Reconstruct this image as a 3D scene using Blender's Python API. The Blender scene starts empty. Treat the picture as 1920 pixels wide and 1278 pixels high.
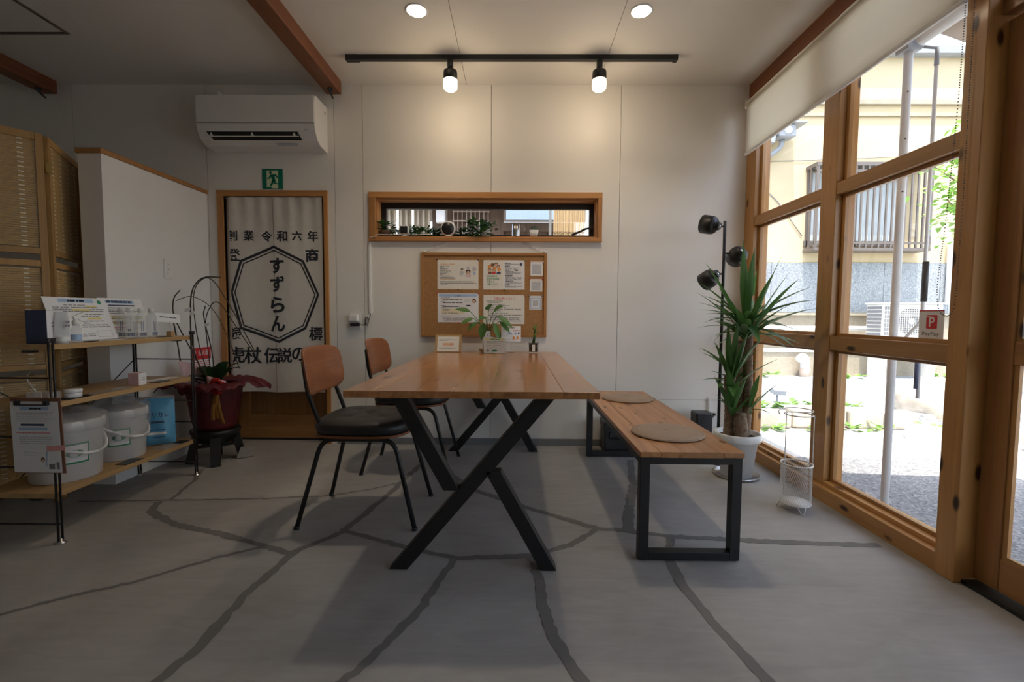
import bpy, bmesh, math, random
from mathutils import Vector, Matrix
SC = bpy.context.scene
COL = SC.collection
PI = math.pi
V3 = Vector

# ------------------------------------------------------------------ camera, sky, sun, exposure
cd = bpy.data.cameras.new('camera')
cd.sensor_width = 36.0
cd.lens = 853.0 / 1920 * 36.0
cd.clip_start = 0.02
cam = bpy.data.objects.new('camera', cd)
COL.objects.link(cam)
cam.matrix_world = (Matrix.Translation((0, 0, 0.945)) @ Matrix.Rotation(math.radians(.54), 4, 'Z')
                    @ Matrix.Rotation(math.radians(90 - 3.29), 4, 'X') @ Matrix.Rotation(math.radians(.33), 4, 'Z'))
SC.camera = cam

world = bpy.data.worlds.new('World')
SC.world = world
world.use_nodes = True
wn = world.node_tree
bg = wn.nodes['Background']
sky = wn.nodes.new('ShaderNodeTexSky')
sky.sky_type = 'NISHITA'
sky.sun_disc = False
sky.sun_elevation = math.radians(70)
sky.sun_rotation = math.radians(205)
sky.air_density = 1.0
sky.dust_density = 2.0
hsv = wn.nodes.new('ShaderNodeHueSaturation')     # the photograph's white balance is set for the daylight
hsv.inputs['Saturation'].default_value = .7
wn.links.new(sky.outputs[0], hsv.inputs['Color'])
wn.links.new(hsv.outputs[0], bg.inputs['Color'])
bg.inputs['Strength'].default_value = 0.42

sl = bpy.data.lights.new('sun', 'SUN')
sl.energy = 4.6
sl.angle = math.radians(.55)
sl.color = (1.0, .95, .87)
sun = bpy.data.objects.new('sun', sl)
COL.objects.link(sun)
sun.rotation_euler = V3((.05, .28, -1)).to_track_quat('-Z', 'Y').to_euler()

SC.view_settings.view_transform = 'Standard'
SC.view_settings.look = 'None'
SC.view_settings.gamma = 1.0
SC.view_settings.use_curve_mapping = False
SC.view_settings.exposure = 0.92

# ------------------------------------------------------------------ materials
MATS = {}


def newmat(name):
    m = bpy.data.materials.new(name)
    m.use_nodes = True
    MATS[name] = m
    nt = m.node_tree
    return m, nt, nt.nodes['Principled BSDF']


def rgba(c):
    return (c[0], c[1], c[2], 1)


def plain(name, col, rough=.5, metal=0.0, var=.06, scale=30.0, bump=0.0, bscale=200.0, spec=.5, emit=None, estr=0.0, coat=0.0, trans=0.0, alpha=1.0, sss=0.0):
    """one colour with a little noise in tone and, where asked, fine relief"""
    m, nt, b = newmat(name)
    L = nt.links
    tc = nt.nodes.new('ShaderNodeTexCoord')
    nz = nt.nodes.new('ShaderNodeTexNoise')
    nz.inputs['Scale'].default_value = scale
    nz.inputs['Detail'].default_value = 4
    L.new(tc.outputs['Object'], nz.inputs['Vector'])
    rp = nt.nodes.new('ShaderNodeValToRGB')
    rp.color_ramp.elements[0].position = .3
    rp.color_ramp.elements[1].position = .7
    rp.color_ramp.elements[0].color = rgba([c * (1 - var) for c in col])
    rp.color_ramp.elements[1].color = rgba([min(1, c * (1 + var)) for c in col])
    L.new(nz.outputs['Fac'], rp.inputs['Fac'])
    L.new(rp.outputs['Color'], b.inputs['Base Color'])
    b.inputs['Roughness'].default_value = rough
    b.inputs['Metallic'].default_value = metal
    b.inputs['Specular IOR Level'].default_value = spec
    b.inputs['Coat Weight'].default_value = coat
    b.inputs['Transmission Weight'].default_value = trans
    b.inputs['Alpha'].default_value = alpha
    if sss:
        b.inputs['Subsurface Weight'].default_value = sss
        b.inputs['Subsurface Radius'].default_value = (.02, .02, .02)
    if emit:
        b.inputs['Emission Color'].default_value = rgba(emit)
        b.inputs['Emission Strength'].default_value = estr
    if bump:
        n2 = nt.nodes.new('ShaderNodeTexNoise')
        n2.inputs['Scale'].default_value = bscale
        n2.inputs['Detail'].default_value = 5
        L.new(tc.outputs['Object'], n2.inputs['Vector'])
        bp = nt.nodes.new('ShaderNodeBump')
        bp.inputs['Strength'].default_value = bump
        bp.inputs['Distance'].default_value = .002
        L.new(n2.outputs['Fac'], bp.inputs['Height'])
        L.new(bp.outputs['Normal'], b.inputs['Normal'])
    return m


def wood(name, c1, c2, axis='Y', rough=.4, knots=0.0, fine=1.0, coat=0.0, dark=.35, rnd=.18):
    """streaky grain along one axis, per-piece shift in tone, optional dark knots"""
    m, nt, b = newmat(name)
    L = nt.links
    tc = nt.nodes.new('ShaderNodeTexCoord')
    oi = nt.nodes.new('ShaderNodeObjectInfo')
    off = nt.nodes.new('ShaderNodeVectorMath'); off.operation = 'MULTIPLY_ADD'
    off.inputs[1].default_value = (7.3, 5.1, 3.7)
    L.new(oi.outputs['Random'], off.inputs[0]); L.new(tc.outputs['Object'], off.inputs[2])

    def mp(s_across, s_along):
        q = nt.nodes.new('ShaderNodeMapping')
        s = [s_across] * 3
        s['XYZ'.index(axis)] = s_along
        q.inputs['Scale'].default_value = s
        L.new(off.outputs[0], q.inputs['Vector'])
        return q
    a = mp(22 * fine, 1.1 * fine)
    n1 = nt.nodes.new('ShaderNodeTexNoise')
    n1.inputs['Scale'].default_value = 1.0; n1.inputs['Detail'].default_value = 5
    n1.inputs['Distortion'].default_value = 1.2
    L.new(a.outputs[0], n1.inputs['Vector'])
    a2 = mp(140 * fine, 3.0 * fine)
    n2 = nt.nodes.new('ShaderNodeTexNoise')
    n2.inputs['Scale'].default_value = 1.0; n2.inputs['Detail'].default_value = 3
    L.new(a2.outputs[0], n2.inputs['Vector'])
    mx = nt.nodes.new('ShaderNodeMath'); mx.operation = 'MULTIPLY_ADD'
    mx.inputs[1].default_value = .35
    L.new(n2.outputs['Fac'], mx.inputs[0]); L.new(n1.outputs['Fac'], mx.inputs[2])
    rp = nt.nodes.new('ShaderNodeValToRGB')
    rp.color_ramp.elements[0].position = .42; rp.color_ramp.elements[1].position = .86
    rp.color_ramp.elements[0].color = rgba(c2); rp.color_ramp.elements[1].color = rgba(c1)
    L.new(mx.outputs[0], rp.inputs['Fac'])
    # tone of the single piece
    mr = nt.nodes.new('ShaderNodeMapRange')
    mr.inputs['To Min'].default_value = 1 - rnd; mr.inputs['To Max'].default_value = 1 + rnd
    L.new(oi.outputs['Random'], mr.inputs['Value'])
    vm = nt.nodes.new('ShaderNodeVectorMath'); vm.operation = 'SCALE'
    L.new(rp.outputs['Color'], vm.inputs[0]); L.new(mr.outputs[0], vm.inputs['Scale'])
    colout = vm.outputs[0]
    if knots:
        k = mp(knots, knots * .42)
        vo = nt.nodes.new('ShaderNodeTexVoronoi'); vo.inputs['Scale'].default_value = 1.0
        L.new(k.outputs[0], vo.inputs['Vector'])
        r2 = nt.nodes.new('ShaderNodeValToRGB')
        r2.color_ramp.elements[0].position = .10; r2.color_ramp.elements[1].position = .19
        r2.color_ramp.elements[0].color = rgba((dark * .28, dark * .2, dark * .15)); r2.color_ramp.elements[1].color = (1, 1, 1, 1)
        L.new(vo.outputs['Distance'], r2.inputs['Fac'])
        ml = nt.nodes.new('ShaderNodeVectorMath'); ml.operation = 'MULTIPLY'
        L.new(colout, ml.inputs[0]); L.new(r2.outputs['Color'], ml.inputs[1])
        colout = ml.outputs[0]
    L.new(colout, b.inputs['Base Color'])
    b.inputs['Roughness'].default_value = rough
    b.inputs['Coat Weight'].default_value = coat
    b.inputs['Coat Roughness'].default_value = .12
    bp = nt.nodes.new('ShaderNodeBump'); bp.inputs['Strength'].default_value = .12; bp.inputs['Distance'].default_value = .001
    L.new(n2.outputs['Fac'], bp.inputs['Height']); L.new(bp.outputs['Normal'], b.inputs['Normal'])
    return m


def glass(name, tint=(1, 1, 1), refl=1.0):
    """thin pane: clear with a Fresnel reflection"""
    m, nt, b = newmat(name)
    nt.nodes.remove(b)
    out = nt.nodes['Material Output']
    tr = nt.nodes.new('ShaderNodeBsdfTransparent'); tr.inputs['Color'].default_value = rgba(tint)
    gl = nt.nodes.new('ShaderNodeBsdfGlossy'); gl.inputs['Roughness'].default_value = .01
    lw = nt.nodes.new('ShaderNodeLayerWeight'); lw.inputs['Blend'].default_value = .5
    pw = nt.nodes.new('ShaderNodeMath'); pw.operation = 'POWER'; pw.inputs[1].default_value = 5.0
    nt.links.new(lw.outputs['Facing'], pw.inputs[0])
    ml = nt.nodes.new('ShaderNodeMath'); ml.operation = 'MULTIPLY_ADD'; ml.inputs[1].default_value = .9 * refl; ml.inputs[2].default_value = .04 * refl
    nt.links.new(pw.outputs[0], ml.inputs[0])
    mix = nt.nodes.new('ShaderNodeMixShader')
    nt.links.new(ml.outputs[0], mix.inputs['Fac'])
    nt.links.new(tr.outputs[0], mix.inputs[1]); nt.links.new(gl.outputs[0], mix.inputs[2])
    nt.links.new(mix.outputs[0], out.inputs['Surface'])
    return m


def film(name, col, clear=.6, rough=.15):
    """plastic film or frosted plastic: part clear, part soft white, glossy"""
    m, nt, b = newmat(name)
    out = nt.nodes['Material Output']
    tr = nt.nodes.new('ShaderNodeBsdfTransparent')
    b.inputs['Base Color'].default_value = rgba(col); b.inputs['Roughness'].default_value = rough
    mix = nt.nodes.new('ShaderNodeMixShader'); mix.inputs['Fac'].default_value = 1 - clear
    nt.links.new(tr.outputs[0], mix.inputs[1]); nt.links.new(b.outputs[0], mix.inputs[2])
    nt.links.new(mix.outputs[0], out.inputs['Surface'])
    return m


def speckle(name, cols, scale, rough=.85, bump=.6, bdist=.01, big=None):
    """gravel, aggregate or granite: cells of several tones with relief"""
    m, nt, b = newmat(name)
    L = nt.links
    tc = nt.nodes.new('ShaderNodeTexCoord')
    vo = nt.nodes.new('ShaderNodeTexVoronoi'); vo.inputs['Scale'].default_value = scale
    L.new(tc.outputs['Object'], vo.inputs['Vector'])
    rp = nt.nodes.new('ShaderNodeValToRGB')
    el = rp.color_ramp.elements
    while len(el) < len(cols):
        el.new(.5)
    for i, c in enumerate(cols):
        el[i].position = .15 + .7 * i / max(1, len(cols) - 1); el[i].color = rgba(c)
    L.new(vo.outputs['Color'], rp.inputs['Fac'])
    co = rp.outputs['Color']
    if big:
        nz = nt.nodes.new('ShaderNodeTexNoise'); nz.inputs['Scale'].default_value = big[0]; nz.inputs['Detail'].default_value = 5
        L.new(tc.outputs['Object'], nz.inputs['Vector'])
        r2 = nt.nodes.new('ShaderNodeValToRGB')
        r2.color_ramp.elements[0].position = .35; r2.color_ramp.elements[1].position = .65
        r2.color_ramp.elements[0].color = rgba(big[1]); r2.color_ramp.elements[1].color = (1, 1, 1, 1)
        L.new(nz.outputs['Fac'], r2.inputs['Fac'])
        ml = nt.nodes.new('ShaderNodeVectorMath'); ml.operation = 'MULTIPLY'
        L.new(co, ml.inputs[0]); L.new(r2.outputs['Color'], ml.inputs[1]); co = ml.outputs[0]
    L.new(co, b.inputs['Base Color'])
    b.inputs['Roughness'].default_value = rough
    bp = nt.nodes.new('ShaderNodeBump'); bp.inputs['Strength'].default_value = bump; bp.inputs['Distance'].default_value = bdist
    L.new(vo.outputs['Distance'], bp.inputs['Height']); L.new(bp.outputs['Normal'], b.inputs['Normal'])
    return m


def concrete(name, c1, c2, rough=.55):
    """trowelled floor: large soft clouds plus directional trowel streaks"""
    m, nt, b = newmat(name)
    L = nt.links
    tc = nt.nodes.new('ShaderNodeTexCoord')
    n1 = nt.nodes.new('ShaderNodeTexNoise'); n1.inputs['Scale'].default_value = 1.6; n1.inputs['Detail'].default_value = 8; n1.inputs['Distortion'].default_value = .8
    L.new(tc.outputs['Object'], n1.inputs['Vector'])
    mpn = nt.nodes.new('ShaderNodeMapping'); mpn.inputs['Scale'].default_value = (3, 14, 1); mpn.inputs['Rotation'].default_value = (0, 0, .5)
    L.new(tc.outputs['Object'], mpn.inputs['Vector'])
    n2 = nt.nodes.new('ShaderNodeTexNoise'); n2.inputs['Scale'].default_value = 1.5; n2.inputs['Detail'].default_value = 7; n2.inputs['Distortion'].default_value = 1.5
    L.new(mpn.outputs[0], n2.inputs['Vector'])
    ad = nt.nodes.new('ShaderNodeMath'); ad.operation = 'MULTIPLY_ADD'; ad.inputs[1].default_value = .45
    L.new(n2.outputs['Fac'], ad.inputs[0]); L.new(n1.outputs['Fac'], ad.inputs[2])
    rp = nt.nodes.new('ShaderNodeValToRGB')
    rp.color_ramp.elements[0].position = .5; rp.color_ramp.elements[1].position = .95
    rp.color_ramp.elements[0].color = rgba(c1); rp.color_ramp.elements[1].color = rgba(c2)
    L.new(ad.outputs[0], rp.inputs['Fac'])
    L.new(rp.outputs['Color'], b.inputs['Base Color'])
    rr = nt.nodes.new('ShaderNodeMapRange'); rr.inputs['To Min'].default_value = rough - .12; rr.inputs['To Max'].default_value = rough + .15
    L.new(n2.outputs['Fac'], rr.inputs['Value']); L.new(rr.outputs[0], b.inputs['Roughness'])
    bp = nt.nodes.new('ShaderNodeBump'); bp.inputs['Strength'].default_value = .08; bp.inputs['Distance'].default_value = .002
    L.new(n2.outputs['Fac'], bp.inputs['Height']); L.new(bp.outputs['Normal'], b.inputs['Normal'])
    return m


def leafmat(name, c1, c2, rough=.45):
    m, nt, b = newmat(name)
    L = nt.links
    g = nt.nodes.new('ShaderNodeNewGeometry')
    oi = nt.nodes.new('ShaderNodeObjectInfo')
    rp = nt.nodes.new('ShaderNodeValToRGB')
    rp.color_ramp.elements[0].color = rgba(c1); rp.color_ramp.elements[1].color = rgba(c2)
    L.new(g.outputs['Random Per Island'], rp.inputs['Fac'])
    L.new(rp.outputs['Color'], b.inputs['Base Color'])
    b.inputs['Roughness'].default_value = rough
    out = nt.nodes['Material Output']
    tl = nt.nodes.new('ShaderNodeBsdfTranslucent')
    L.new(rp.outputs['Color'], tl.inputs['Color'])
    mix = nt.nodes.new('ShaderNodeMixShader'); mix.inputs['Fac'].default_value = .3
    L.new(b.outputs[0], mix.inputs[1]); L.new(tl.outputs[0], mix.inputs[2]); L.new(mix.outputs[0], out.inputs['Surface'])
    return m


M = {}
M['wall'] = plain('white_wall_panel', (.80, .765, .705), .55, var=.012, scale=3, bump=.03, bscale=60)
M['ceil'] = plain('white_ceiling_panel', (.79, .755, .695), .7, var=.012, scale=3)
M['partition'] = plain('white_partition_paper', (.78, .77, .75), .8, var=.015, scale=5, bump=.08, bscale=300)
M['floor'] = concrete('trowelled_concrete', (.29, .275, .255), (.43, .415, .39))
M['crack'] = concrete('grey_crack_mortar', (.15, .142, .132), (.20, .19, .178), .7)
M['base'] = plain('grey_vinyl_baseboard', (.20, .20, .205), .5)
M['pineY'] = wood('knotty_pine_rail', (.49, .255, .08), (.37, .17, .048), 'Y', .38, knots=12, coat=.15)
M['pineZ'] = wood('knotty_pine_post', (.49, .255, .08), (.37, .17, .048), 'Z', .38, knots=12, coat=.15)
M['doorwoodZ'] = wood('brown_door_wood', (.40, .19, .065), (.28, .125, .04), 'Z', .4, coat=.1)
M['doorwoodX'] = wood('brown_door_wood_rail', (.40, .19, .065), (.28, .125, .04), 'X', .4, coat=.1)
M['doorwoodY'] = wood('brown_door_wood_side', (.40, .19, .065), (.28, .125, .04), 'Y', .4, coat=.1)
M['beam'] = wood('red_brown_beam', (.22, .075, .026), (.14, .045, .016), 'Y', .45)
M['frameX'] = wood('orange_frame_wood', (.50, .24, .08), (.38, .165, .05), 'X', .4)
M['frameZ'] = wood('orange_frame_wood_upright', (.50, .24, .08), (.38, .165, .05), 'Z', .4)
M['top'] = wood('oiled_cedar_tabletop', (.46, .21, .072), (.28, .11, .036), 'Y', .24, knots=9.0, coat=.35, dark=.7, rnd=.14)
M['bench'] = wood('oiled_cedar_bench', (.46, .225, .09), (.30, .13, .046), 'Y', .36, knots=13, coat=.1, dark=.8, rnd=.12)
M['ply'] = wood('walnut_plywood', (.27, .092, .031), (.20, .062, .021), 'Y', .35, coat=.2)
M['shelf'] = wood('oak_shelf_board', (.47, .30, .13), (.37, .22, .09), 'Y', .45)
M['bamboo'] = wood('bamboo_slat', (.58, .38, .16), (.47, .29, .11), 'X', .5, fine=2)
M['bamboogaplight'] = plain('pale_stitch_gap_light', (.85, .76, .58), .5)  # stitch columns, kept pale for light showing through the slat gaps
M['screenwood'] = wood('screen_frame_wood', (.50, .29, .10), (.39, .21, .07), 'Z', .45)
M['cork'] = speckle('cork', [(.33, .165, .06), (.42, .22, .085), (.28, .13, .045)], 260, .9, .2, .001)
M['black'] = plain('black_powder_coat', (.012, .012, .013), .42, var=.1)
M['blackplastic'] = plain('black_plastic', (.016, .016, .018), .35, var=.1)
M['leather'] = plain('black_leatherette', (.022, .022, .024), .42, var=.1, bump=.25, bscale=500)
M['taupe'] = plain('taupe_leatherette', (.29, .205, .14), .5, var=.05, bump=.15, bscale=500)
M['white'] = plain('white_plastic', (.78, .77, .75), .4, var=.02)
M['acwhite'] = plain('white_air_conditioner_plastic', (.76, .74, .70), .42, var=.01)
M['dark'] = plain('dark_void', (.012, .012, .012), .7)
M['cloth'] = plain('unbleached_cotton', (.68, .635, .565), .9, var=.03, scale=40, bump=.25, bscale=900)
M['ink'] = plain('indigo_black_ink', (.022, .024, .032), .85)
M['paper'] = plain('white_paper', (.80, .79, .79), .7, var=.01)
M['paperwarm'] = plain('cream_paper', (.78, .74, .66), .7, var=.02)
M['blind'] = plain('woven_blind_fabric', (.80, .77, .70), .85, var=.04, scale=250, bump=.2, bscale=600)
# light comes through the weave
_nt = M['blind'].node_tree
_t = _nt.nodes.new('ShaderNodeBsdfTranslucent'); _t.inputs['Color'].default_value = (.85, .8, .7, 1)
_mx = _nt.nodes.new('ShaderNodeMixShader'); _mx.inputs['Fac'].default_value = .58
_nt.links.new(_nt.nodes['Principled BSDF'].outputs[0], _mx.inputs[1]); _nt.links.new(_t.outputs[0], _mx.inputs[2])
_nt.links.new(_mx.outputs[0], _nt.nodes['Material Output'].inputs['Surface'])
M['pane'] = glass('window_pane')
M['clear'] = glass('clear_acrylic', (.97, .98, .98), 1.3)
M['pet'] = film('clear_bottle_plastic', (.85, .88, .9), .72, .08)
M['bag'] = film('crinkled_plastic_bag', (.62, .60, .58), .72, .1)
M['bucket'] = plain('milky_bucket_plastic', (.62, .61, .60), .35, var=.02)
M['lampwarm'] = plain('frosted_lamp_glass', (.9, .85, .75), .4, emit=(1, .82, .55), estr=2.6)
M['downled'] = plain('downlight_diffuser', (.95, .93, .9), .4, emit=(1, .86, .66), estr=6.0)
M['metal'] = plain('brushed_steel', (.55, .55, .55), .28, 1.0, var=.05)
M['chrome'] = plain('polished_steel', (.7, .7, .7), .12, 1.0, var=.02)
M['brass'] = plain('brass', (.55, .40, .15), .35, 1.0)
M['darkmetal'] = plain('dark_steel_bolt', (.05, .055, .06), .4, .8)
M['green'] = plain('exit_sign_green', (.0, .17, .10), .4)
M['glow'] = plain('pale_yellow_sign_panel', (.62, .66, .42), .5)
M['red'] = plain('sign_red', (.62, .03, .035), .45)
M['pink'] = plain('pale_pink_sticky_note', (.75, .36, .34), .7)
M['navy'] = plain('navy_card', (.045, .06, .13), .55)
M['blue'] = plain('light_blue_print', (.38, .52, .72), .6)
M['skyblue'] = plain('blue_foil_pouch', (.11, .37, .60), .3, var=.08, scale=12)
M['silver'] = plain('silver_foil', (.7, .7, .72), .18, 1.0)
M['yellow'] = plain('yellow_marker', (.80, .66, .25), .7)
M['paleyellow'] = plain('pale_yellow_print', (.80, .72, .52), .7)
M['orange'] = plain('orange_print', (.75, .30, .08), .7)
M['grey'] = plain('grey_print', (.22, .22, .23), .8)
M['lightgrey'] = plain('light_grey_print', (.52, .52, .54), .8)
M['skin'] = plain('printed_face', (.72, .45, .30), .8)
M['brownprint'] = plain('brown_print', (.22, .10, .055), .8)
M['labelgreen'] = plain('green_label', (.03, .26, .12), .6)
M['wrap'] = plain('dark_red_wrapping_fabric', (.10, .005, .009), .55, var=.2, scale=14)
M['ribbon'] = plain('red_satin_ribbon', (.50, .02, .012), .3, var=.1)
M['gold'] = plain('gold_ribbon_edge', (.50, .22, .04), .35)
M['petal'] = plain('pale_pink_paper', (.72, .50, .52), .7)
M['stem'] = plain('dry_dark_stem', (.055, .042, .032), .7)
M['leafdark'] = leafmat('dark_green_leaf', (.016, .050, .018), (.032, .085, .028))
M['yucca'] = leafmat('yucca_leaf', (.05, .135, .035), (.11, .25, .06), .38)
M['sillgreen'] = leafmat('sill_greenery', (.025, .085, .02), (.07, .17, .045))
M['limeleaf'] = leafmat('yellow_green_leaf', (.16, .24, .04), (.28, .36, .08))
M['treeleaf'] = leafmat('maple_leaf', (.16, .36, .05), (.32, .52, .12))
M['weed'] = leafmat('weed_leaf', (.14, .30, .05), (.28, .45, .12))
M['trunk'] = plain('ringed_trunk_bark', (.25, .17, .11), .85, var=.4, scale=55, bump=.8, bscale=90)
M['soil'] = plain('dark_soil', (.03, .022, .016), .95, bump=.8, bscale=80)
M['pot'] = plain('white_ceramic_pot', (.76, .76, .75), .35, var=.015)
M['terracotta'] = plain('brown_pot', (.12, .06, .035), .7)
M['whitewire'] = plain('white_coated_wire', (.75, .73, .70), .45, var=.02)
M['pole'] = plain('white_painted_pole', (.80, .80, .80), .4, var=.02)
M['tarp'] = plain('tan_awning_cloth', (.52, .42, .34), .8, var=.04)
M['cream'] = plain('cream_stucco', (.60, .49, .31), .9, var=.05, scale=2.5, bump=.4, bscale=120)
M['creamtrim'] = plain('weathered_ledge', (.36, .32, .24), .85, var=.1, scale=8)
M['granite'] = speckle('grey_granite_panel', [(.22, .245, .27), (.36, .385, .40), (.15, .175, .20), (.44, .455, .46)], 95, .6, .1, .001)
M['found'] = speckle('tan_foundation_plaster', [(.34, .295, .22), (.41, .36, .28), (.37, .32, .245)], 60, .95, .2, .004, big=(1.5, (.85, .83, .8)))
M['asphalt'] = speckle('washed_aggregate', [(.24, .24, .24), (.38, .37, .36), (.17, .175, .185), (.45, .44, .42)], 85, .9, .7, .006, big=(1.2, (.8, .8, .8)))
M['apron'] = speckle('pale_concrete_apron', [(.56, .54, .50), (.64, .62, .58), (.50, .48, .44)], 60, .9, .3, .004, big=(1.5, (.9, .9, .88)))
M['gravel'] = speckle('white_gravel', [(.50, .53, .58), (.66, .68, .71), (.38, .42, .48), (.74, .74, .74)], 48, .9, 1.0, .02)
M['stone'] = plain('pale_kerb_stone', (.52, .47, .40), .95, var=.18, scale=14, bump=.8, bscale=40)
M['roof'] = plain('grey_metal_roof', (.30, .32, .35), .5)
M['alu'] = plain('bronze_aluminium', (.16, .135, .12), .45, .3)
M['sash'] = plain('black_sash', (.018, .016, .015), .45)
M['winglass'] = plain('obscured_window_glass', (.55, .60, .62), .25, var=.08, scale=6)
M['acout'] = plain('beige_white_casing', (.74, .73, .68), .5)
M['corr'] = plain('beige_corrugated_sheet', (.44, .37, .27), .7, var=.08, scale=5)
M['brownwood'] = wood('weathered_brown_timber', (.15, .095, .062), (.085, .052, .035), 'Z', .7)
M['reed'] = wood('dry_reed', (.44, .31, .15), (.27, .18, .075), 'Z', .7, fine=2)
M['pvc'] = plain('grey_pipe', (.62, .63, .63), .5)
M['curtain'] = plain('pale_grey_sheet', (.50, .54, .56), .8)
M['bluesheet'] = plain('pale_blue_sheet', (.30, .40, .50), .5)

# ------------------------------------------------------------------ mesh helpers
ORG = {}


def frame_of(d, up=V3((0, 0, 1))):
    d = d.normalized()
    if abs(d.dot(up)) > .97:
        up = V3((0, 1, 0)) if abs(d.y) < .9 else V3((1, 0, 0))
    s = d.cross(up).normalized()
    return s, s.cross(d).normalized()


class MB:
    """collects shapes in world (or prototype-local) coordinates and becomes ONE mesh object"""

    def __init__(self):
        self.v, self.f, self.s = [], [], []

    def add(self, vs, fs, smooth=False):
        b = len(self.v)
        self.v += [V3(p) for p in vs]
        self.f += [tuple(i + b for i in f) for f in fs]
        self.s += [smooth] * len(fs)
        return self

    def box(self, x0, x1, y0, y1, z0, z1):
        return self.add([(x0, y0, z0), (x1, y0, z0), (x1, y1, z0), (x0, y1, z0), (x0, y0, z1), (x1, y0, z1), (x1, y1, z1), (x0, y1, z1)],
                        [(0, 3, 2, 1), (4, 5, 6, 7), (0, 1, 5, 4), (1, 2, 6, 5), (2, 3, 7, 6), (3, 0, 4, 7)])

    def obox(self, o, u, v, w):
        """box from a corner and three edge vectors"""
        o, u, v, w = V3(o), V3(u), V3(v), V3(w)
        p = [o, o + u, o + u + v, o + v, o + w, o + u + w, o + u + v + w, o + v + w]
        fs = [(0, 3, 2, 1), (4, 5, 6, 7), (0, 1, 5, 4), (1, 2, 6, 5), (2, 3, 7, 6), (3, 0, 4, 7)]
        if u.cross(v).dot(w) < 0:
            fs = [tuple(reversed(f)) for f in fs]
        return self.add(p, fs)

    def bar(self, p, q, w, h=None, up=V3((0, 0, 1))):
        p, q = V3(p), V3(q)
        h = h or w
        s, u = frame_of(q - p, V3(up))
        return self.obox(p - s * w / 2 - u * h / 2, s * w, u * h, q - p)

    def tube(self, path, r, n=8, closed=False, cap=True):
        path = [V3(p) for p in path]
        k = len(path)
        rs = r if isinstance(r, (list, tuple)) else [r] * k
        vs, fs = [], []
        s0 = None
        for i in range(k):
            if closed:
                d = path[(i + 1) % k] - path[i - 1]
            else:
                d = path[min(i + 1, k - 1)] - path[max(i - 1, 0)]
            d.normalize()
            if s0 is None:
                s, u = frame_of(d)
            else:
                s = (s0 - d * s0.dot(d))
                s = s.normalized() if s.length > 1e-6 else frame_of(d)[0]
                u = s.cross(d).normalized()
            s0 = s
            for j in range(n):
                a = 2 * PI * j / n
                vs.append(path[i] + (s * math.cos(a) + u * math.sin(a)) * rs[i])
        m = k if closed else k - 1
        for i in range(m):
            a, b = i * n, ((i + 1) % k) * n
            for j in range(n):
                fs.append((a + j, b + j, b + (j + 1) % n, a + (j + 1) % n))
        self.add(vs, fs, True)
        if cap and not closed:
            b = len(self.v) - k * n
            self.f.append(tuple(b + j for j in range(n))); self.s.append(False)
            self.f.append(tuple(b + (k - 1) * n + j for j in reversed(range(n)))); self.s.append(False)
        return self

    def lathe(self, prof, c=(0, 0, 0), n=28, axis=None, sq=0, cap=True, smooth=True):
        """profile of (radius, height) turned about an axis (default z)"""
        c = V3(c)
        ax = V3(axis or (0, 0, 1)).normalized()
        if abs(ax.z) > .99:
            s, u = V3((1, 0, 0)), V3((0, 1, 0)) * (1 if ax.z > 0 else -1)
        else:
            s, u = frame_of(ax)
            u = ax.cross(s)
        vs, fs = [], []
        for r, h in prof:
            for j in range(n):
                a = 2 * PI * j / n
                ca, sa = math.cos(a), math.sin(a)
                k = 1.0
                if sq:
                    k = (abs(ca) ** sq + abs(sa) ** sq) ** (-1 / sq)
                vs.append(c + (s * ca + u * sa) * r * k + ax * h)
        for i in range(len(prof) - 1):
            a, b = i * n, (i + 1) * n
            for j in range(n):
                fs.append((a + j, a + (j + 1) % n, b + (j + 1) % n, b + j))
        self.add(vs, fs, smooth)
        b = len(self.v) - len(prof) * n
        if cap and prof[0][0] > 1e-5:
            self.f.append(tuple(b + j for j in reversed(range(n)))); self.s.append(False)
        if cap and prof[-1][0] > 1e-5:
            self.f.append(tuple(b + (len(prof) - 1) * n + j for j in range(n))); self.s.append(False)
        return self

    def prism(self, poly, o, u, v, w, smooth=False):
        """2-D outline in the (u,v) frame at o, pushed along w"""
        o, u, v, w = V3(o), V3(u), V3(v), V3(w)
        n = len(poly)
        ar = sum(poly[i][0] * poly[(i + 1) % n][1] - poly[(i + 1) % n][0] * poly[i][1] for i in range(n))
        if ar < 0:
            poly = poly[::-1]
        flip = u.cross(v).dot(w) < 0
        a = [o + u * p[0] + v * p[1] for p in poly]
        vs = a + [p + w for p in a]
        f1, f2 = tuple(reversed(range(n))), tuple(range(n, 2 * n))
        sd = [(i, (i + 1) % n, n + (i + 1) % n, n + i) for i in range(n)]
        fs = [f1, f2] + sd
        if flip:
            fs = [tuple(reversed(f)) for f in fs]
        self.add(vs, fs, smooth)
        return self

    def disc(self, c, r, u, v, n=16):
        c, u, v = V3(c), V3(u), V3(v)
        return self.add([c + (u * math.cos(2 * PI * i / n) + v * math.sin(2 * PI * i / n)) * r for i in range(n)], [tuple(range(n))])

    def grid(self, fn, nu, nv, smooth=True, double=None):
        """surface fn(a,b), a,b in 0..1"""
        vs = [fn(i / nu, j / nv) for j in range(nv + 1) for i in range(nu + 1)]
        fs = [(j * (nu + 1) + i, j * (nu + 1) + i + 1, (j + 1) * (nu + 1) + i + 1, (j + 1) * (nu + 1) + i) for j in range(nv) for i in range(nu)]
        return self.add(vs, fs, smooth)

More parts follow.
